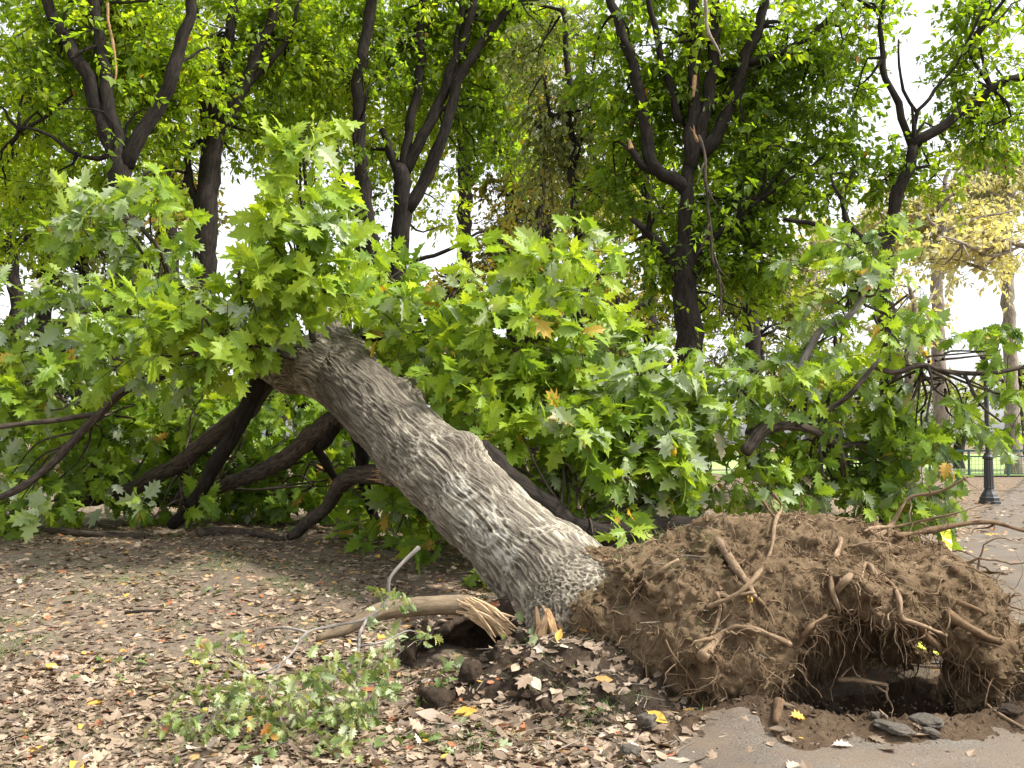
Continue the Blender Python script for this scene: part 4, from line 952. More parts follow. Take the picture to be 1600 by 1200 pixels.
tree("standing_tree", "many-stemmed dark tree in the middle with four limbs fanning upward", 20.0,
     [([(616, 500), (620, 425), (628, 340), (628, 275)], 15, 14), ([(626, 285), (610, 235), (598, 200)], 9, 5), ([(628, 275), (640, 200), (654, 130), (658, 60), (662, -40)], 8, 6),
      ([(632, 270), (660, 215), (690, 150), (715, 90), (735, 30), (745, -40)], 10, 6), ([(636, 330), (668, 270), (695, 205), (712, 140), (730, 105), (765, 50), (805, 0), (840, -50)], 11, 5), ([(708, 150), (716, 60), (722, -30)], 6, 4),
      ([(626, 250), (648, 235), (690, 170)], 5, 3), ([(640, 410), (680, 395), (720, 380), (760, 365)], 4, 2)],
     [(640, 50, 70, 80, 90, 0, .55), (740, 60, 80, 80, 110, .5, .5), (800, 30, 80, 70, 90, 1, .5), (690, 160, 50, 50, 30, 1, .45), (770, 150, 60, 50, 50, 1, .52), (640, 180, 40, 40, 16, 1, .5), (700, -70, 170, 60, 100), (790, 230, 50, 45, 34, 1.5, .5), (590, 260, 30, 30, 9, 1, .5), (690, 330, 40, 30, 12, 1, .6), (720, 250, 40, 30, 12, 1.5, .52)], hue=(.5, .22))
def scar5(root_, org):
    torn([(1086, 118), (1084, 140), (1083, 150)], 3, 16.0, seed=3)(root_, org); torn([(986, 232), (983, 218)], 4, 16.0, seed=4)(root_, org)
tree("standing_tree", "large heavy dark tree right of centre with a broken stub limb and dense green crown", 16.0,
     [([(1078, 620), (1077, 540), (1072, 460), (1064, 400)], 22, 19), ([(1066, 410), (1072, 330), (1074, 290), (1080, 230), (1084, 140), (1086, 60), (1090, -40)], 12, 8),
      ([(1074, 300), (1052, 280), (1020, 262), (1010, 200), (998, 140), (980, 80), (962, 20), (950, -50)], 12, 7), ([(1022, 268), (1004, 260), (988, 236), (984, 222)], 7, 5),
      ([(1078, 260), (1100, 190), (1112, 120), (1116, 40), (1118, -40)], 12, 8), ([(1098, 240), (1130, 190), (1160, 110), (1185, 40), (1200, -40)], 12, 7), ([(1066, 440), (1042, 395), (1012, 365), (985, 345)], 11, 4),
      ([(1076, 420), (1100, 380), (1150, 340), (1190, 310)], 8, 3), ([(1160, 100), (1230, 80), (1280, 40), (1330, -10)], 6, 4), ([(1060, 190), (1040, 110), (1020, 40), (1010, -40)], 7, 4)],
     [(1050, 60, 90, 80, 80, .5, .5), (1150, 80, 90, 80, 76, -.3, .5), (1230, 60, 90, 70, 64, 0, .48), (1000, 180, 60, 60, 50, .8, .5), (1060, 200, 50, 60, 40, .8, .5), (1160, 200, 70, 60, 50, .6, .36), (1230, 230, 70, 70, 50, 0, .32),
      (1290, 150, 60, 70, 50, .3, .32), (1300, 260, 45, 50, 28, .3, .25), (1190, 310, 80, 50, 50, 0, .36), (1040, 320, 60, 34, 30, -.6, .62), (1110, 300, 60, 45, 26, .5, .5), (1130, 390, 70, 55, 60, .4, .35), (1020, 400, 50, 40, 30, .5, .42), (1190, 400, 50, 45, 36, .4, .35),
      (1120, 350, 34, 60, 14, -1, .5), (1100, -70, 230, 60, 130), (1080, 480, 40, 40, 10, -.8, .45), (950, 100, 50, 70, 40, .8, .52), (960, 300, 45, 45, 30, 1, .48), (1150, 470, 50, 34, 14, .4, .4)],
     hue=(.5, .2), extra=scar5)
tree("standing_tree", "dark tree at right with bare forked tips against white sky and a leafy arm", 15.0,
     [([(1390, 600), (1386, 520), (1380, 440), (1378, 385)], 17, 14), ([(1380, 390), (1396, 340), (1404, 300), (1420, 262), (1428, 225)], 11, 8), ([(1424, 225), (1408, 185), (1392, 140), (1380, 90), (1376, 20), (1374, -40)], 6, 4),
      ([(1428, 222), (1432, 175), (1450, 150), (1480, 120), (1505, 85)], 4, 1.5), ([(1432, 175), (1412, 140), (1403, 100), (1402, 60)], 3, 1.5), ([(1424, 228), (1462, 200), (1510, 172), (1550, 140), (1610, 112), (1660, 100)], 9, 5),
      ([(1378, 385), (1336, 368), (1326, 372), (1280, 356), (1225, 335)], 8, 3), ([(1340, 370), (1320, 340), (1314, 310)], 6, 3), ([(1394, 345), (1396, 310), (1400, 295)], 6, 4)],
     [(1560, 90, 60, 50, 46, -.3, .25), (1600, 160, 50, 40, 34, -.4, .22), (1530, 190, 60, 30, 26, 0, .3), (1480, 220, 60, 26, 18, 0, .34), (1545, 10, 60, 22, 20, .5, .42), (1340, 40, 40, 40, 20, .3, .38),
      (1420, 250, 60, 30, 22, -.3, .4), (1340, 300, 50, 40, 26, 0, .25), (1470, 280, 60, 20, 14, 0, .4), (1390, -70, 190, 36, 60), (1570, -20, 80, 50, 50), (1385, 400, 40, 36, 12, -.5, .45), (1385, 500, 40, 40, 12, -.5, .45), (1330, 130, 26, 50, 12, .4, .36)], hue=(.36, .2), size=.14)
tree("standing_tree", "slim grey-barked tree with low sweeping boughs in the gap behind the fallen crown", 25.0,
     [([(838, 560), (836, 500), (834, 430), (842, 350), (850, 270)], 8, 5), ([(836, 520), (870, 500), (920, 490), (970, 492), (1010, 470), (1040, 450)], 5, 2), ([(850, 500), (900, 470), (940, 430), (1000, 400)], 4, 2), ([(842, 370), (880, 330), (900, 280)], 3, 2)],
     [(850, 250, 60, 60, 50, 0, .5), (900, 340, 70, 40, 40, 1, .5), (940, 400, 70, 40, 40, 0, .55), (960, 460, 70, 26, 22, 0, .5), (830, 330, 50, 40, 26, 1, .55), (890, 440, 60, 30, 24, 0, .5), (860, 150, 70, 70, 60, 1, .5)], mat='canopy_gold', bark='bark_dark', hue=(.35, .22), size=.13)
tree("drooping_tree", "pale olive tree with limp hanging sprays of wilting leaves beside the heavy dark tree", 18.0,
     [([(905, 560), (902, 420), (896, 280), (890, 150), (880, 20)], 8, 4), ([(896, 260), (920, 200), (960, 180)], 4, 2), ([(892, 200), (860, 180), (840, 200)], 4, 2)],
     [(880, 160, 60, 60, 60, 0, .55), (850, 240, 45, 60, 40, 0, .6), (930, 220, 40, 60, 36, 0, .55), (900, 320, 50, 60, 40, 0, .5), (870, 60, 70, 60, 60, 0, .5)], mat='canopy_dull', hue=(.55, .2), droop=1.1, size=.13, L=.75, pale=.25)
# far woods: each a tree of its own
FAR = [
    ("gold_tree", "far golden yellow tree low between the two dark trees at upper left", 30, 262, 300, 46, 60, 'canopy_gold', .6, 46),
    ("green_tree", "far yellow-green tree at the left edge of the picture", 27, 20, 330, 120, 120, 'canopy_leaf', .6, 130),
    ("green_tree", "far dusky green tree behind the leftmost three-limbed tree", 30, 130, 390, 110, 90, 'canopy_dull', .45, 110),
    ("green_tree", "far bright green tree high behind the steep V fork", 32, 260, 120, 150, 130, 'canopy_leaf', .75, 130),
    ("green_tree", "far light green tree high behind the many-stemmed tree", 32, 560, 110, 180, 140, 'canopy_leaf', .78, 170),
    ("gold_tree", "far yellow-olive tree right of the many-stemmed tree", 34, 800, 300, 80, 150, 'canopy_gold', .3, 120),
    ("gold_tree", "far small bright yellow-green tree in the sky gap at centre", 31, 715, 450, 46, 40, 'canopy_gold', .5, 34),
    ("green_tree", "far green tree high above the drooping olive tree", 31, 850, 80, 150, 120, 'canopy_leaf', .62, 130),
    ("green_tree", "far deep green tree behind the heavy dark tree", 28, 1010, 300, 120, 150, 'canopy_leaf', .58, 120),
    ("gold_tree", "far olive tree low behind the heavy trunk", 34, 1180, 500, 110, 70, 'canopy_dull', .5, 90),
    ("gold_tree", "far olive gold tree low at centre right", 34, 960, 500, 110, 70, 'canopy_gold', .35, 90),
    ("pale_tree", "pale sunlit tree between the heavy dark tree and the right-hand one", 38, 1270, 430, 70, 80, 'canopy_pale', .3, 70),
    ("pale_tree", "pale yellow wide tree behind the bare tree tips at right", 42, 1470, 330, 130, 90, 'canopy_pale', .55, 190),
    ("pale_tree", "pale cream tree at the right edge behind the long leafy arm", 45, 1580, 290, 80, 90, 'canopy_pale', .4, 160),
    ("gold_tree", "thin-leaved yellow tree with bare dark boughs at the right edge", 30, 1540, 400, 110, 50, 'canopy_pale', .6, 36),
    ("green_tree", "far grey-green tree above the railing at the right edge", 48, 1590, 610, 50, 50, 'canopy_dull', .6, 40),
    ("green_tree", "far low grey-green tree above the railing behind the lamp post", 55, 1500, 640, 50, 45, 'canopy_dull', .7, 40),
    ("green_tree", "far low dusky tree behind the leaves at the left edge", 30, 60, 590, 120, 90, 'canopy_dull', .35, 90),
    ("green_tree", "far low dusky tree behind the propping limbs", 31, 270, 610, 110, 80, 'canopy_dull', .3, 90),
    ("green_tree", "far low dull green tree behind the trunk fork", 33, 470, 600, 110, 90, 'canopy_dull', .4, 90),
    ("green_tree", "far low olive tree behind the crown, right of the trunk fork", 34, 690, 590, 110, 90, 'canopy_dull', .5, 90),
    ("green_tree", "far low olive tree behind the silvery boughs", 33, 900, 610, 120, 80, 'canopy_dull', .5, 90),
    ("green_tree", "far low grey-green tree behind the crown near the right-hand trunk", 36, 1310, 590, 120, 90, 'canopy_dull', .6, 80),
    ("green_tree", "far tall yellow-green tree high at the upper left corner", 30, 70, 120, 130, 150, 'canopy_leaf', .75, 140),
    ("green_tree", "far tall green tree high between the steep V and the sinuous tree", 31, 430, 120, 120, 130, 'canopy_leaf', .65, 110),
    ("green_tree", "far tall green tree high right of the many-stemmed tree", 32, 720, 110, 120, 130, 'canopy_leaf', .68, 110),
    ("green_tree", "far deep green tree high behind the hanging dead limb", 30, 1180, 180, 120, 160, 'canopy_leaf', .5, 90),
    ("pale_tree", "slim grey-trunked pale tree right of the dark right-hand trunk", 33, 1430, 500, 40, 70, 'canopy_pale', .35, 34),
]
for k, (nm, lb, d, px, py, rx, ry, mt_, hh, n_) in enumerate(FAR):
    rr = np.random.default_rng(100 + k)
    tx = 130 if k == 14 else 0
    limbs = [([(px + tx + rr.uniform(-8, 8), py + ry + 30), (px + tx + rr.uniform(-8, 8), py + ry * .6), (px + tx * .7, py), (px + rr.uniform(-20, 20), py - ry * .7)], 6 + 150 / d, 3)]
    for j in range(6):
        a = rr.uniform(-1, 1); y0 = py + ry * rr.uniform(-.3, .6)
        limbs.append(([(px, y0), (px + a * rx * .45, y0 - ry * .25, rr.uniform(-.8, .8)), (px + a * rx * .95, y0 - ry * rr.uniform(.3, .7), rr.uniform(-1.5, 1.5))], 3.5, 1))
    cl = [(px + rx * rr.uniform(-.65, .65), py + ry * rr.uniform(-.65, .65), rx * rr.uniform(.3, .5), ry * rr.uniform(.3, .5), max(3, n_ // 5), rr.uniform(-1.5, 1.5), hh) for j in range(9)]
    tree(nm, lb, d, limbs, cl, mt_, 'bark_pale' if mt_ == 'canopy_pale' else 'bark_dark', size=.16 + .0028 * d, nleaf=10, L=.8, hue=(hh, .2), pale=.1, tws=.012)

# a dead limb hanging in the heavy tree
hb = P(1100, 330, 15.2)
hang = empty("hanging_branch", hb, "bare tan dead branch hanging straight down in front of the heavy dark tree", "branch")
mb = MB(); q = A([P(1092, 212, 15.4), P(1100, 250, 15.2), P(1106, 320, 15.1), P(1112, 380, 15.1), P(1122, 430, 15.1), P(1140, 470, 15.1)])
tube(mb, q, A([3.2, 3, 2.8, 2.4, 1.8, .8]) * pxm(15), 8, .1, .06, .5, 0, 9)
tube(mb, [P(1124, 430, 15.1), P(1126, 470, 15.1), P(1124, 500, 15.1)], A([2.5, 2, 1]) * pxm(15), 6, .1, .04, .2, 0, 10); [tube(mb, [P(a, b_, 15.1), P(a + dx * .5, b_ + dy * .6, 15.05), P(a + dx, b_ + dy, 15.0)], A([2, 1.4, .6]) * pxm(15), 5, .1, .05, .2, 0, int(a + b_)) for a, b_, dx, dy in ((1104, 290, 22, 40), (1108, 350, -20, 50), (1114, 395, 26, 44), (1100, 255, -16, 36))]
mb.build("bare_limb", M['bark_limb'], hang, hb, smooth=True)
splinter("torn_end", [(1092, 222, 15.35), (1087, 212, 15.35), (1083, 200, 15.35)], 3, 1.5, 'torn_wood', hang, 5, 5, 90, hb)
vb = P(1104, 60, 14.6)
mb = MB(); tube(mb, [P(1098, -20, 14.6), P(1104, 40, 14.6), P(1116, 70, 14.6), P(1128, 92, 14.6)], A([3, 3, 2.5, 1]) * pxm(14.6), 7, .1, .05, .3, 0, 19, bco=None) if False else tube(mb, [P(1098, -20, 14.6), P(1104, 40, 14.6), P(1116, 70, 14.6), P(1128, 92, 14.6)], A([3, 3, 2.5, 1]) * pxm(14.6), 7, .1, .05, .3, 0, 19)
tag(mb.build("dead_stick", M['bark_pale'], None, vb, smooth=True), "pale bare stick caught high in the heavy dark tree's crown, at the top edge", "branch")

# ------------------------------------------------------------------ sticks lying on the ground
def ground_stick(name, pix, r0, r1, mat, label, lift=0.5, cat="branch"):
    pts = []
    for q in pix:
        s_ = surf(q[0], q[1]); pts.append(s_ + A([0, 0, (q[2] if len(q) > 2 else 0) + r0 * pxm(s_[1]) * lift]))
    pts = A(pts); mb = MB(); tube(mb, pts, np.linspace(r0, r1, len(pts)) * pxm(pts[:, 1].mean()), 10, .04, .015, .25, 0, int(pix[0][0]) % 50)
    return tag(mb.build(name, M[mat], None, pts.mean(0), smooth=True), label, cat)
ground_stick("fallen_limb", [(-30, 826), (60, 832), (150, 838), (225, 842)], 7, 4, 'bark_limb', "long grey-brown limb lying flat under the leaves at the left edge")
ground_stick("fallen_limb", [(310, 838), (350, 836), (400, 838), (440, 846)], 9, 5, 'bark_limb', "short split limb lying under the propping limbs left of the trunk")
ground_stick("dead_twig", [(195, 960), (225, 957), (252, 957)], 3, 2, 'bark_dark', "short dark twig lying alone on the leaf litter at left")
ground_stick("dead_twig", [(195, 1030), (215, 1020), (238, 1013)], 2, 1, 'bark_dark', "thin curved twig on the litter in the left foreground")
ground_stick("loose_root", [(1515, 1082), (1535, 1098), (1555, 1112), (1580, 1128), (1612, 1146)], 3, 2, 'root_bark', "thin pale root lying across the asphalt at the right edge", 1.0, "root")
ground_stick("loose_root", [(1218, 1102), (1216, 1115), (1212, 1134)], 8, 6, 'root_dark', "short stubby root poking out of the soil heap before the hollow", 1.0, "root")

# ------------------------------------------------------------------ litter
def scatter(n, area, tpls, size, hue_mu=None, keepf=None, pale=.05, lift=.001, tilt=.22, mb=None, nf=None):
    mb = mb or MB(); c0 = 0; pos, nor = [], []
    while len(pos) < n:
        x, y = area()
        if keepf and not keepf(x, y): continue
        q, nn_ = drop(x, y)
        if q[2] > float(gz_smooth(A([x]), A([y]))[0]) + .07 and rng.random() < .62: continue
        if q[2] > 0.75 or BVH_PLATE.ray_cast(Vector((x, y, 3)), Vector((0, 0, -1)))[0] is not None: continue
        pos.append(q); nor.append(nn_ if nn_[2] > 0 else -nn_)
    pos = A(pos); nor = A(nor); n = len(pos)
    a = rng.uniform(0, 2 * np.pi, n); ld = np.stack([np.cos(a), np.sin(a), rng.normal(0, tilt * .6, n)], 1); nr = nor + rng.normal(size=(n, 3)) * tilt
    flip = rng.random(n) < .35; nr[flip] *= -1
    rn = rng.random(n) ** 1.0 * .84 if hue_mu is None else np.clip(rng.normal(hue_mu, .2, n), 0, .99)
    sp_ = rng.random(n); rn = np.where(sp_ < .03, .92, rn); rn = np.where(sp_ < .01, .98, rn)
    pos[:, 2] += lift + .008 * rng.random(n) + np.abs(ld[:, 2]) * .02
    k = rng.integers(len(tpls), size=n)
    sz = size * (.3 + 1.1 * rng.random(n) ** 1.6)
    pl = (rng.random(n) < pale) * rng.random(n)
    for i_, tp in enumerate(tpls):
        s_ = k == i_; put_leaves(mb, tp, pos[s_], ld[s_], nr[s_], sz[s_], 0, rnd=rn[s_], pale=pl[s_])
    return mb
def left_area():
    d = 4.2 + 7.6 * rng.random() ** 1.1; return (rng.uniform(-.60, .22) * d, d)
def not_path(x, y): return x < path_edge(y) - .02 + .12 * rng.normal() and fb2(x, y) > -.33 + .25 * rng.normal()
def fb2(x, y): return float(perlin(A([[x * 1.1, y * 1.1, 2.0]]))[0])
mb = scatter(20000, left_area, [DRY, DRY2, DRY3, DRY3], .068, keepf=not_path)
mb = scatter(5200, lambda: (rng.uniform(-.58, .12) * 5.3, rng.uniform(4.25, 6.6)), [DRY, DRY2, DRY3, OAK2], .078, keepf=not_path, mb=mb)
mb = scatter(200, lambda: (rng.normal(.2, .45), rng.uniform(4.3, 5.7)), [DRY, DRY2, OAK, DRY], .115, keepf=lambda x, y: x < path_edge(y) + .05, mb=mb, pale=.15)
mb = scatter(330, lambda: (rng.normal(.3, .45), rng.uniform(4.3, 6.0)), [DRY3, DRY2, DRY], .065, keepf=lambda x, y: x < path_edge(y) + .05, mb=mb, pale=.2)
mb = scatter(130, lambda: (rng.uniform(.7, 3.4), rng.uniform(4.3, 5.6)), [DRY, DRY2, OAK], .085, mb=mb)
mb = scatter(900, lambda: (lambda d: (rng.uniform(.44, .56) * d, d))(rng.uniform(6.5, 34)), [DRY, DRY2], .12, mb=mb, hue_mu=.7)
mb = scatter(420, lambda: (rng.normal(1.6, .8), rng.normal(6.2, .6)), [DRY, DRY2], .05, mb=mb) if False else mb
tag(mb.build("leaf_litter", M['dry_leaf']), "dry tan and brown fallen leaves covering the bare ground", "leaves", kind='stuff')
# twigs and crumbs in the litter
mb = MB(); n_ = 800; xy = A([left_area() for _ in range(n_)]); pp = A([drop(*q)[0] for q in xy]); a = rng.uniform(0, 6.28, n_); L = rng.uniform(.04, .22, n_)
sticks(mb, pp + A([0, 0, .012]), pp + np.stack([np.cos(a) * L, np.sin(a) * L, rng.uniform(.0, .03, n_) + .01], 1), .0028, .0015)
n_ = 160; xy = np.stack([rng.normal(.45, .5, n_), rng.normal(5.5, .5, n_)], 1); pp = A([drop(*q)[0] for q in xy]); a = rng.uniform(0, 6.28, n_); L = rng.uniform(.04, .2, n_)
sticks(mb, pp + A([0, 0, .01]), pp + np.stack([np.cos(a) * L, np.sin(a) * L, rng.uniform(-.01, .06, n_)], 1), .003, .0015)
tag(mb.build("twig_litter", M['bark_pale']), "thin broken twigs strewn over the leaf litter", "twigs", kind='stuff')
# crumbs of earth round the hole
def pick_gr():
    x, y = rng.normal(1.6, .95), rng.normal(5.15, .32); q, _ = drop(x, y); return q if q[2] < .7 else A([x, y, 0])
mb = crumbs(3200, pick_gr, .002, .017)
tag(mb.build("soil_debris", M['loose_soil']), "loose dark crumbs of earth round the hole", "soil", kind='stuff')
def pick_path():
    while True:
        d_ = rng.uniform(4.2, 6.2); x_ = rng.uniform(.6, .60 * d_)
        if x_ > path_edge(d_): break
    q, _ = drop(x_, d_); return q if q[2] < .2 else A([x_, d_, .01])
mb = crumbs(1600, pick_path, .0015, .011)
tag(mb.build("gravel", M['stone']), "dark grit scattered over the asphalt path", "gravel", kind='stuff')
# sparse blades of grass
mb = MB(); n_ = 5200
cen = A([left_area() for _ in range(110)] + [(.42, 5.2)] * 4); xy = cen[rng.integers(len(cen), size=n_)] + rng.normal(size=(n_, 2)) * A([.14, .10])
ok = (xy[:, 0] < path_edge(xy[:, 1])); xy = xy[ok]; n_ = len(xy); pp = A([drop(*q)[0] for q in xy]); a = rng.uniform(0, 6.28, n_); L = rng.uniform(.03, .08, n_)
sticks(mb, pp, pp + np.stack([np.cos(a) * L * .7, np.sin(a) * L * .7, L * .6], 1), .0022, .0006)
tag(mb.build("grass", M['grass']), "thin tufts of green grass in the bare ground", "grass", kind='stuff')
# green leaves blown off the oak
mb = MB()
c_ = A([left_area() for _ in range(22)]); xy = c_[rng.integers(22, size=150)] + rng.normal(size=(150, 2)) * .16; xy = xy[xy[:, 0] < path_edge(xy[:, 1]) - .1]; n_ = len(xy)
pp = A([drop(*q)[0] for q in xy]); a = rng.uniform(0, 6.28, n_)
put_leaves(mb, OAK2, pp + A([0, 0, .03]), np.stack([np.cos(a), np.sin(a), rng.normal(0, .3, n_)], 1), A([0, 0, 1.0]) + rng.normal(size=(n_, 3)) * .5, .10 * rng.uniform(.6, 1.2, n_), 0, rnd=rng.uniform(.2, .7, n_), pale=(rng.random(n_) < .3) * .6)
tag(mb.build("green_leaves", M['wilted_leaf']), "scattered green oak leaves blown onto the ground", "leaves", kind='stuff')

# single leaves that stand out
def one_leaf(px, py, size, rnd_, ang, tpl, label, pale=0., nz=(0, -.5, .8), off=.02):
    q = surf(px, py, off); mb = MB()
    put_leaves(mb, tpl, A([[0, 0, 0.]]), A([[math.cos(ang), math.sin(ang) * .5, math.sin(ang) * .5]]), A([nz], float), size, 0, rnd=rnd_, pale=pale)
    o = mb.build("fallen_leaf", M['dry_leaf'], None); o.location = tuple(q + A([0, 0, .012]))
    return tag(o, label, "leaf")
one_leaf(708, 1120, .13, .975, .1, DRY, "bright yellow leaf beside the dark clod left of the mound")
one_leaf(1012, 1115, .125, .97, -.9, DRY, "yellow and brown leaf standing on the litter left of the hollow")
one_leaf(1172, 945, .07, .975, 1.4, DRY2, "small orange-yellow leaf caught among the roots on the root plate")
one_leaf(930, 1063, .10, .94, 0.1, DRY2, "orange leaf on the slope of the dark mound")
one_leaf(905, 986, .07, .94, .05, DRY2, "small red-orange leaf high on the slope below the trunk foot")
one_leaf(850, 936, .10, .8, -.1, DRY, "pale cream leaf lying at the foot of the trunk", .8)
one_leaf(828, 1060, .12, .8, -1.2, DRY, "pale curled leaf standing upright on the dark mound", .8)
one_leaf(1235, 1122, .09, .96, 0.2, OAK2, "orange lobed leaf on the soil heap in front of the hollow")
one_leaf(870, 1005, .08, .975, 1.3, DRY, "yellow leaf leaning on the torn orange wood")
one_leaf(1300, 1168, .11, .82, .3, OAK, "tan star-shaped oak leaf flat on the asphalt", .6, (0, -.2, 1))
one_leaf(845, 842, .09, .7, .0, DRY2, "brown leaf lying on the pale bark of the leaning trunk", 0., off=.5) if False else None

# ------------------------------------------------------------------ stones and lumps of asphalt
def lump(name, px, py, r, sq, mat, label, seed, cat="stone"):
    q = surf(px, py); g_ = gridpts((-1.5, -1.5, -1.5), (1.5, 1.5, 1.5), .12); p_ = g_.reshape(-1, 3)
    f_ = np.max(np.abs(p_) ** 1.0 * A([.85, 1.0, 1.0]), 1) * .5 + np.linalg.norm(p_, axis=1) * .5 - .85 + .22 * fbm(p_ * 1.4 + seed * 5.1, 3)
    V_, Q_ = surface_nets(f_.reshape(g_.shape[:3]), (-1.5,) * 3, .12)
    V_ = V_ * A([1, .8, sq]) * r
    mb = MB(); mb.add(V_, Q_); o = mb.build(name, M[mat], None, smooth=True); o.location = tuple(q + A([0, 0, r * sq * .45])); o.rotation_euler = (rng.normal() * .1, rng.normal() * .1, rng.uniform(0, 6))
    return tag(o, label, cat)
lump("asphalt_chunk", 1300, 1112, .085, .5, 'stone', "dark angular chunk of asphalt at the lip of the hollow", 1, "asphalt chunk")
lump("asphalt_chunk", 1395, 1140, .105, .24, 'stone', "broad flat slab of broken asphalt at right of the hollow", 2, "asphalt chunk")
lump("asphalt_chunk", 1450, 1128, .09, .22, 'stone', "grey slab of asphalt half sunk in soil behind the broad flat one", 3, "asphalt chunk")
lump("stone", 1455, 1148, .045, .5, 'stone', "small grey stone on the asphalt right of the flat slab", 4)
lump("stone", 1368, 1120, .03, .7, 'stone', "tiny grey stone between the dark chunk and the flat slab", 5)
lump("stone", 1580, 1112, .08, .3, 'dark_soil', "low brown lump of earth at the right edge of the picture", 6, "clod")
lump("clod", 680, 1105, .12, .75, 'dark_soil', "large dark rounded clod of earth left of the yellow leaf", 7, "clod")
lump("clod", 735, 1060, .09, .9, 'dark_soil', "tall dark clod standing between hollow and mound", 8, "clod")
lump("stone", 1010, 1135, .055, .9, 'stone', "grey stone in the litter left of the hollow", 9)
lump("stone", 985, 1180, .06, .6, 'stone', "grey stone at the broken edge of the path", 10)

# ------------------------------------------------------------------ caution tape behind the root plate
q = [P(1476, 826, 7.4), P(1480, 850, 7.35), P(1472, 900, 7.2), P(1455, 960, 7.0), P(1436, 1000, 6.95), P(1440, 1012, 6.6), P(1500, 1030, 6.5), P(1545, 1033, 6.3), P(1575, 1042, 6.3), P(1610, 1050, 6.3), P(1680, 1062, 6.3)]
pt, rr = resample(A(q), np.full(len(q), .036), .04); n_ = len(pt); tw = np.cumsum(rng.normal(0, .35, n_)) * .5
tg = unit(np.gradient(pt, axis=0)); sd = unit(np.cross(tg, A([0, -1, .25]))); up_ = np.cross(sd, tg)
sv = np.cos(tw)[:, None] * sd + np.sin(tw)[:, None] * up_; nv_ = np.cross(sv, tg)
pt[:, 2] = np.maximum(pt[:, 2], .05)
mb = MB(); V_ = np.stack([pt - sv * .036 - nv_ * .001, pt + sv * .036 - nv_ * .001, pt + sv * .036 + nv_ * .001, pt - sv * .036 + nv_ * .001], 1).reshape(-1, 3)
i_ = np.arange(n_ - 1)[:, None] * 4; F_ = np.concatenate([i_ + A([[a, (a + 1) % 4, 4 + (a + 1) % 4, 4 + a]]) for a in range(4)])
V_[:, 2] = np.maximum(V_[:, 2], .015)
mb.add(V_, F_); tag(mb.build("caution_tape", M['tape'], None, pt.mean(0)), "crumpled yellow caution tape trailing behind the root plate onto the path", "tape")

# ------------------------------------------------------------------ lamp post
def lathe(mb, prof, c, sides=20, mat=0, flute=0.):
    prof = A(prof); n_ = len(prof); a = np.arange(sides) / sides * 2 * np.pi
    rad = prof[:, 0][:, None] * (1 - flute * (np.arange(sides) % 2))[None]
    V_ = np.stack([np.cos(a)[None] * rad, np.sin(a)[None] * rad, np.repeat(prof[:, 1][:, None], sides, 1)], 2).reshape(-1, 3) + A(c)
    i_ = np.arange(n_ - 1)[:, None] * sides; j = np.arange(sides)[None]; j2 = (j + 1) % sides
    mb.add(V_, np.stack([i_ + j, i_ + j2, i_ + sides + j2, i_ + sides + j], 2).reshape(-1, 4), mat)
lp = P(1546, 786, 24.0); lp[2] = float(gz(lp[0], lp[1])[0])
lamp = empty("lamp_post", lp, "black cast-iron park lamp post on a stepped base at right, half hidden by oak leaves", "lamp post")
mb = MB(); lathe(mb, [(0, 0), (.27, 0), (.27, .07), (.24, .09), (.24, .16), (.21, .19), (.19, .24), (.14, .31), (.115, .36), (.115, .42), (0, .42)], lp, 8); mb.build("base", M['black'], lamp, lp)
mb = MB(); lathe(mb, [(.125, .40), (.115, .46), (.105, 1.05), (.10, 1.10)], lp, 24, 0, .10); mb.build("lower_shaft", M['black'], lamp, lp)
mb = MB(); lathe(mb, [(.09, 1.09), (.125, 1.12), (.13, 1.17), (.10, 1.22), (.085, 1.27), (.06, 1.27)], lp, 16); mb.build("collar", M['black'], lamp, lp)
mb = MB(); lathe(mb, [(.062, 1.26), (.055, 3.4), (.085, 3.42), (.09, 3.47), (.05, 3.5), (.05, 3.55), (.11, 3.62), (.13, 3.66), (0, 3.66)], lp, 16, 0, .06); mb.build("shaft", M['black'], lamp, lp)
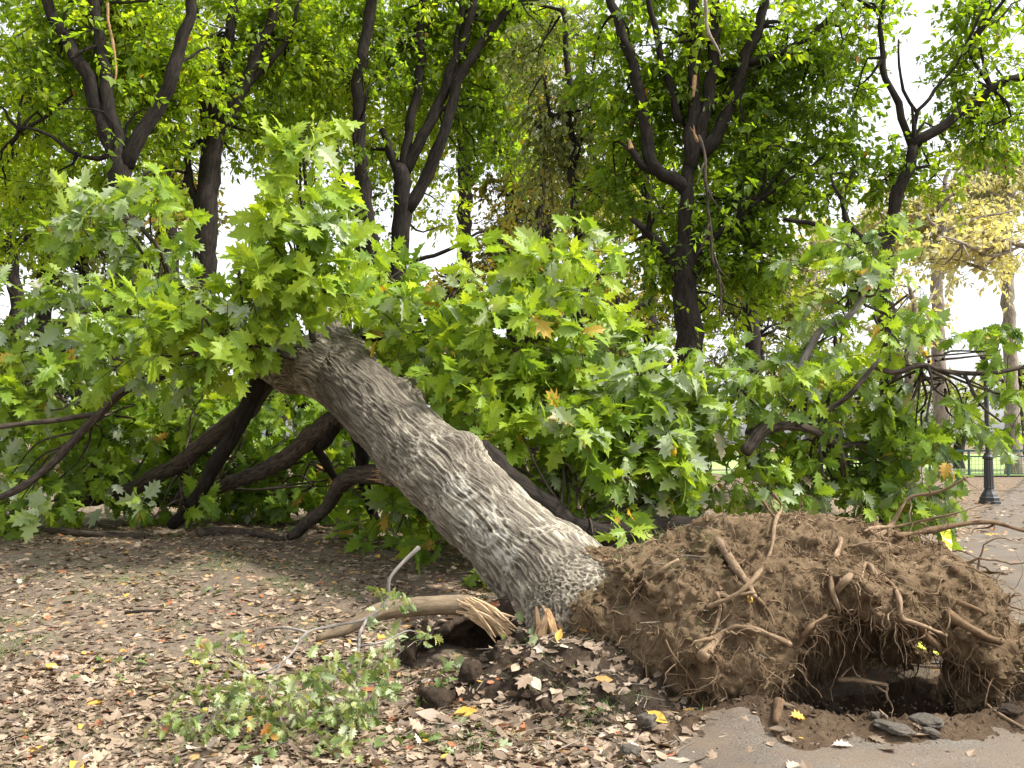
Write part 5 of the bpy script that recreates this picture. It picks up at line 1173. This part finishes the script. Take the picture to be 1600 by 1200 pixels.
lan = MB(); lathe(lan, [(.12, 3.66), (.19, 3.78), (.20, 3.95), (.17, 4.08)], lp, 16); lo_ = lan.build("globe", M['globe'], lamp, lp, smooth=True)
mb = MB(); lathe(mb, [(.18, 4.07), (.20, 4.10), (.14, 4.20), (.06, 4.26), (.03, 4.30), (.045, 4.34), (.01, 4.44), (0, 4.44)], lp, 16); mb.build("cap", M['black'], lamp, lp)

# ------------------------------------------------------------------ railing and the walk beyond
def box(mb, c, s_, mat=0):
    v = A([[x, y, z] for x in (-1, 1) for y in (-1, 1) for z in (-1, 1)], float) * A(s_) / 2 + A(c)
    mb.add(v, A([[0, 1, 3, 2], [4, 6, 7, 5], [0, 4, 5, 1], [2, 3, 7, 6], [0, 2, 6, 4], [1, 5, 7, 3]]), mat)
FY = 43.0; fx0, fx1 = 13.0, 34.0
fo = A([20.0, FY, 0.05]); fen = empty("railing", fo, "low dark green metal railing along the lawn at the right edge", "railing")
mb = MB(); box(mb, ((fx0 + fx1) / 2, FY, 1.18), (fx1 - fx0, .09, .10)); mb.build("top_rail", M['green_paint'], fen, fo)
mb = MB(); box(mb, ((fx0 + fx1) / 2, FY, .93), (fx1 - fx0, .06, .06)); mb.build("mid_rail", M['green_paint'], fen, fo)
mb = MB(); box(mb, ((fx0 + fx1) / 2, FY, .14), (fx1 - fx0, .05, .05)); mb.build("bottom_rail", M['green_paint'], fen, fo)
for x in np.arange(fx0 + .4, fx1, 1.75):
    mb = MB(); box(mb, (x, FY - .001, .56), (.08, .08, 1.18)); box(mb, (x, FY - .001, 1.17), (.1, .1, .04)); mb.build("post", M['green_paint'], fen, fo)
mb = MB()
for x in np.arange(fx0, fx1, .16): box(mb, (x, FY + .002, .53), (.012, .012, .78))
for z in np.arange(.25, .9, .16): box(mb, ((fx0 + fx1) / 2, FY + .014, z), (fx1 - fx0, .01, .01))
mb.build("wire_infill", M['green_paint'], fen, fo)
mb = MB(); box(mb, (45, 52, .075), (75, 2.2, .03)); tag(mb.build("footpath", M['stone']), kind='structure')
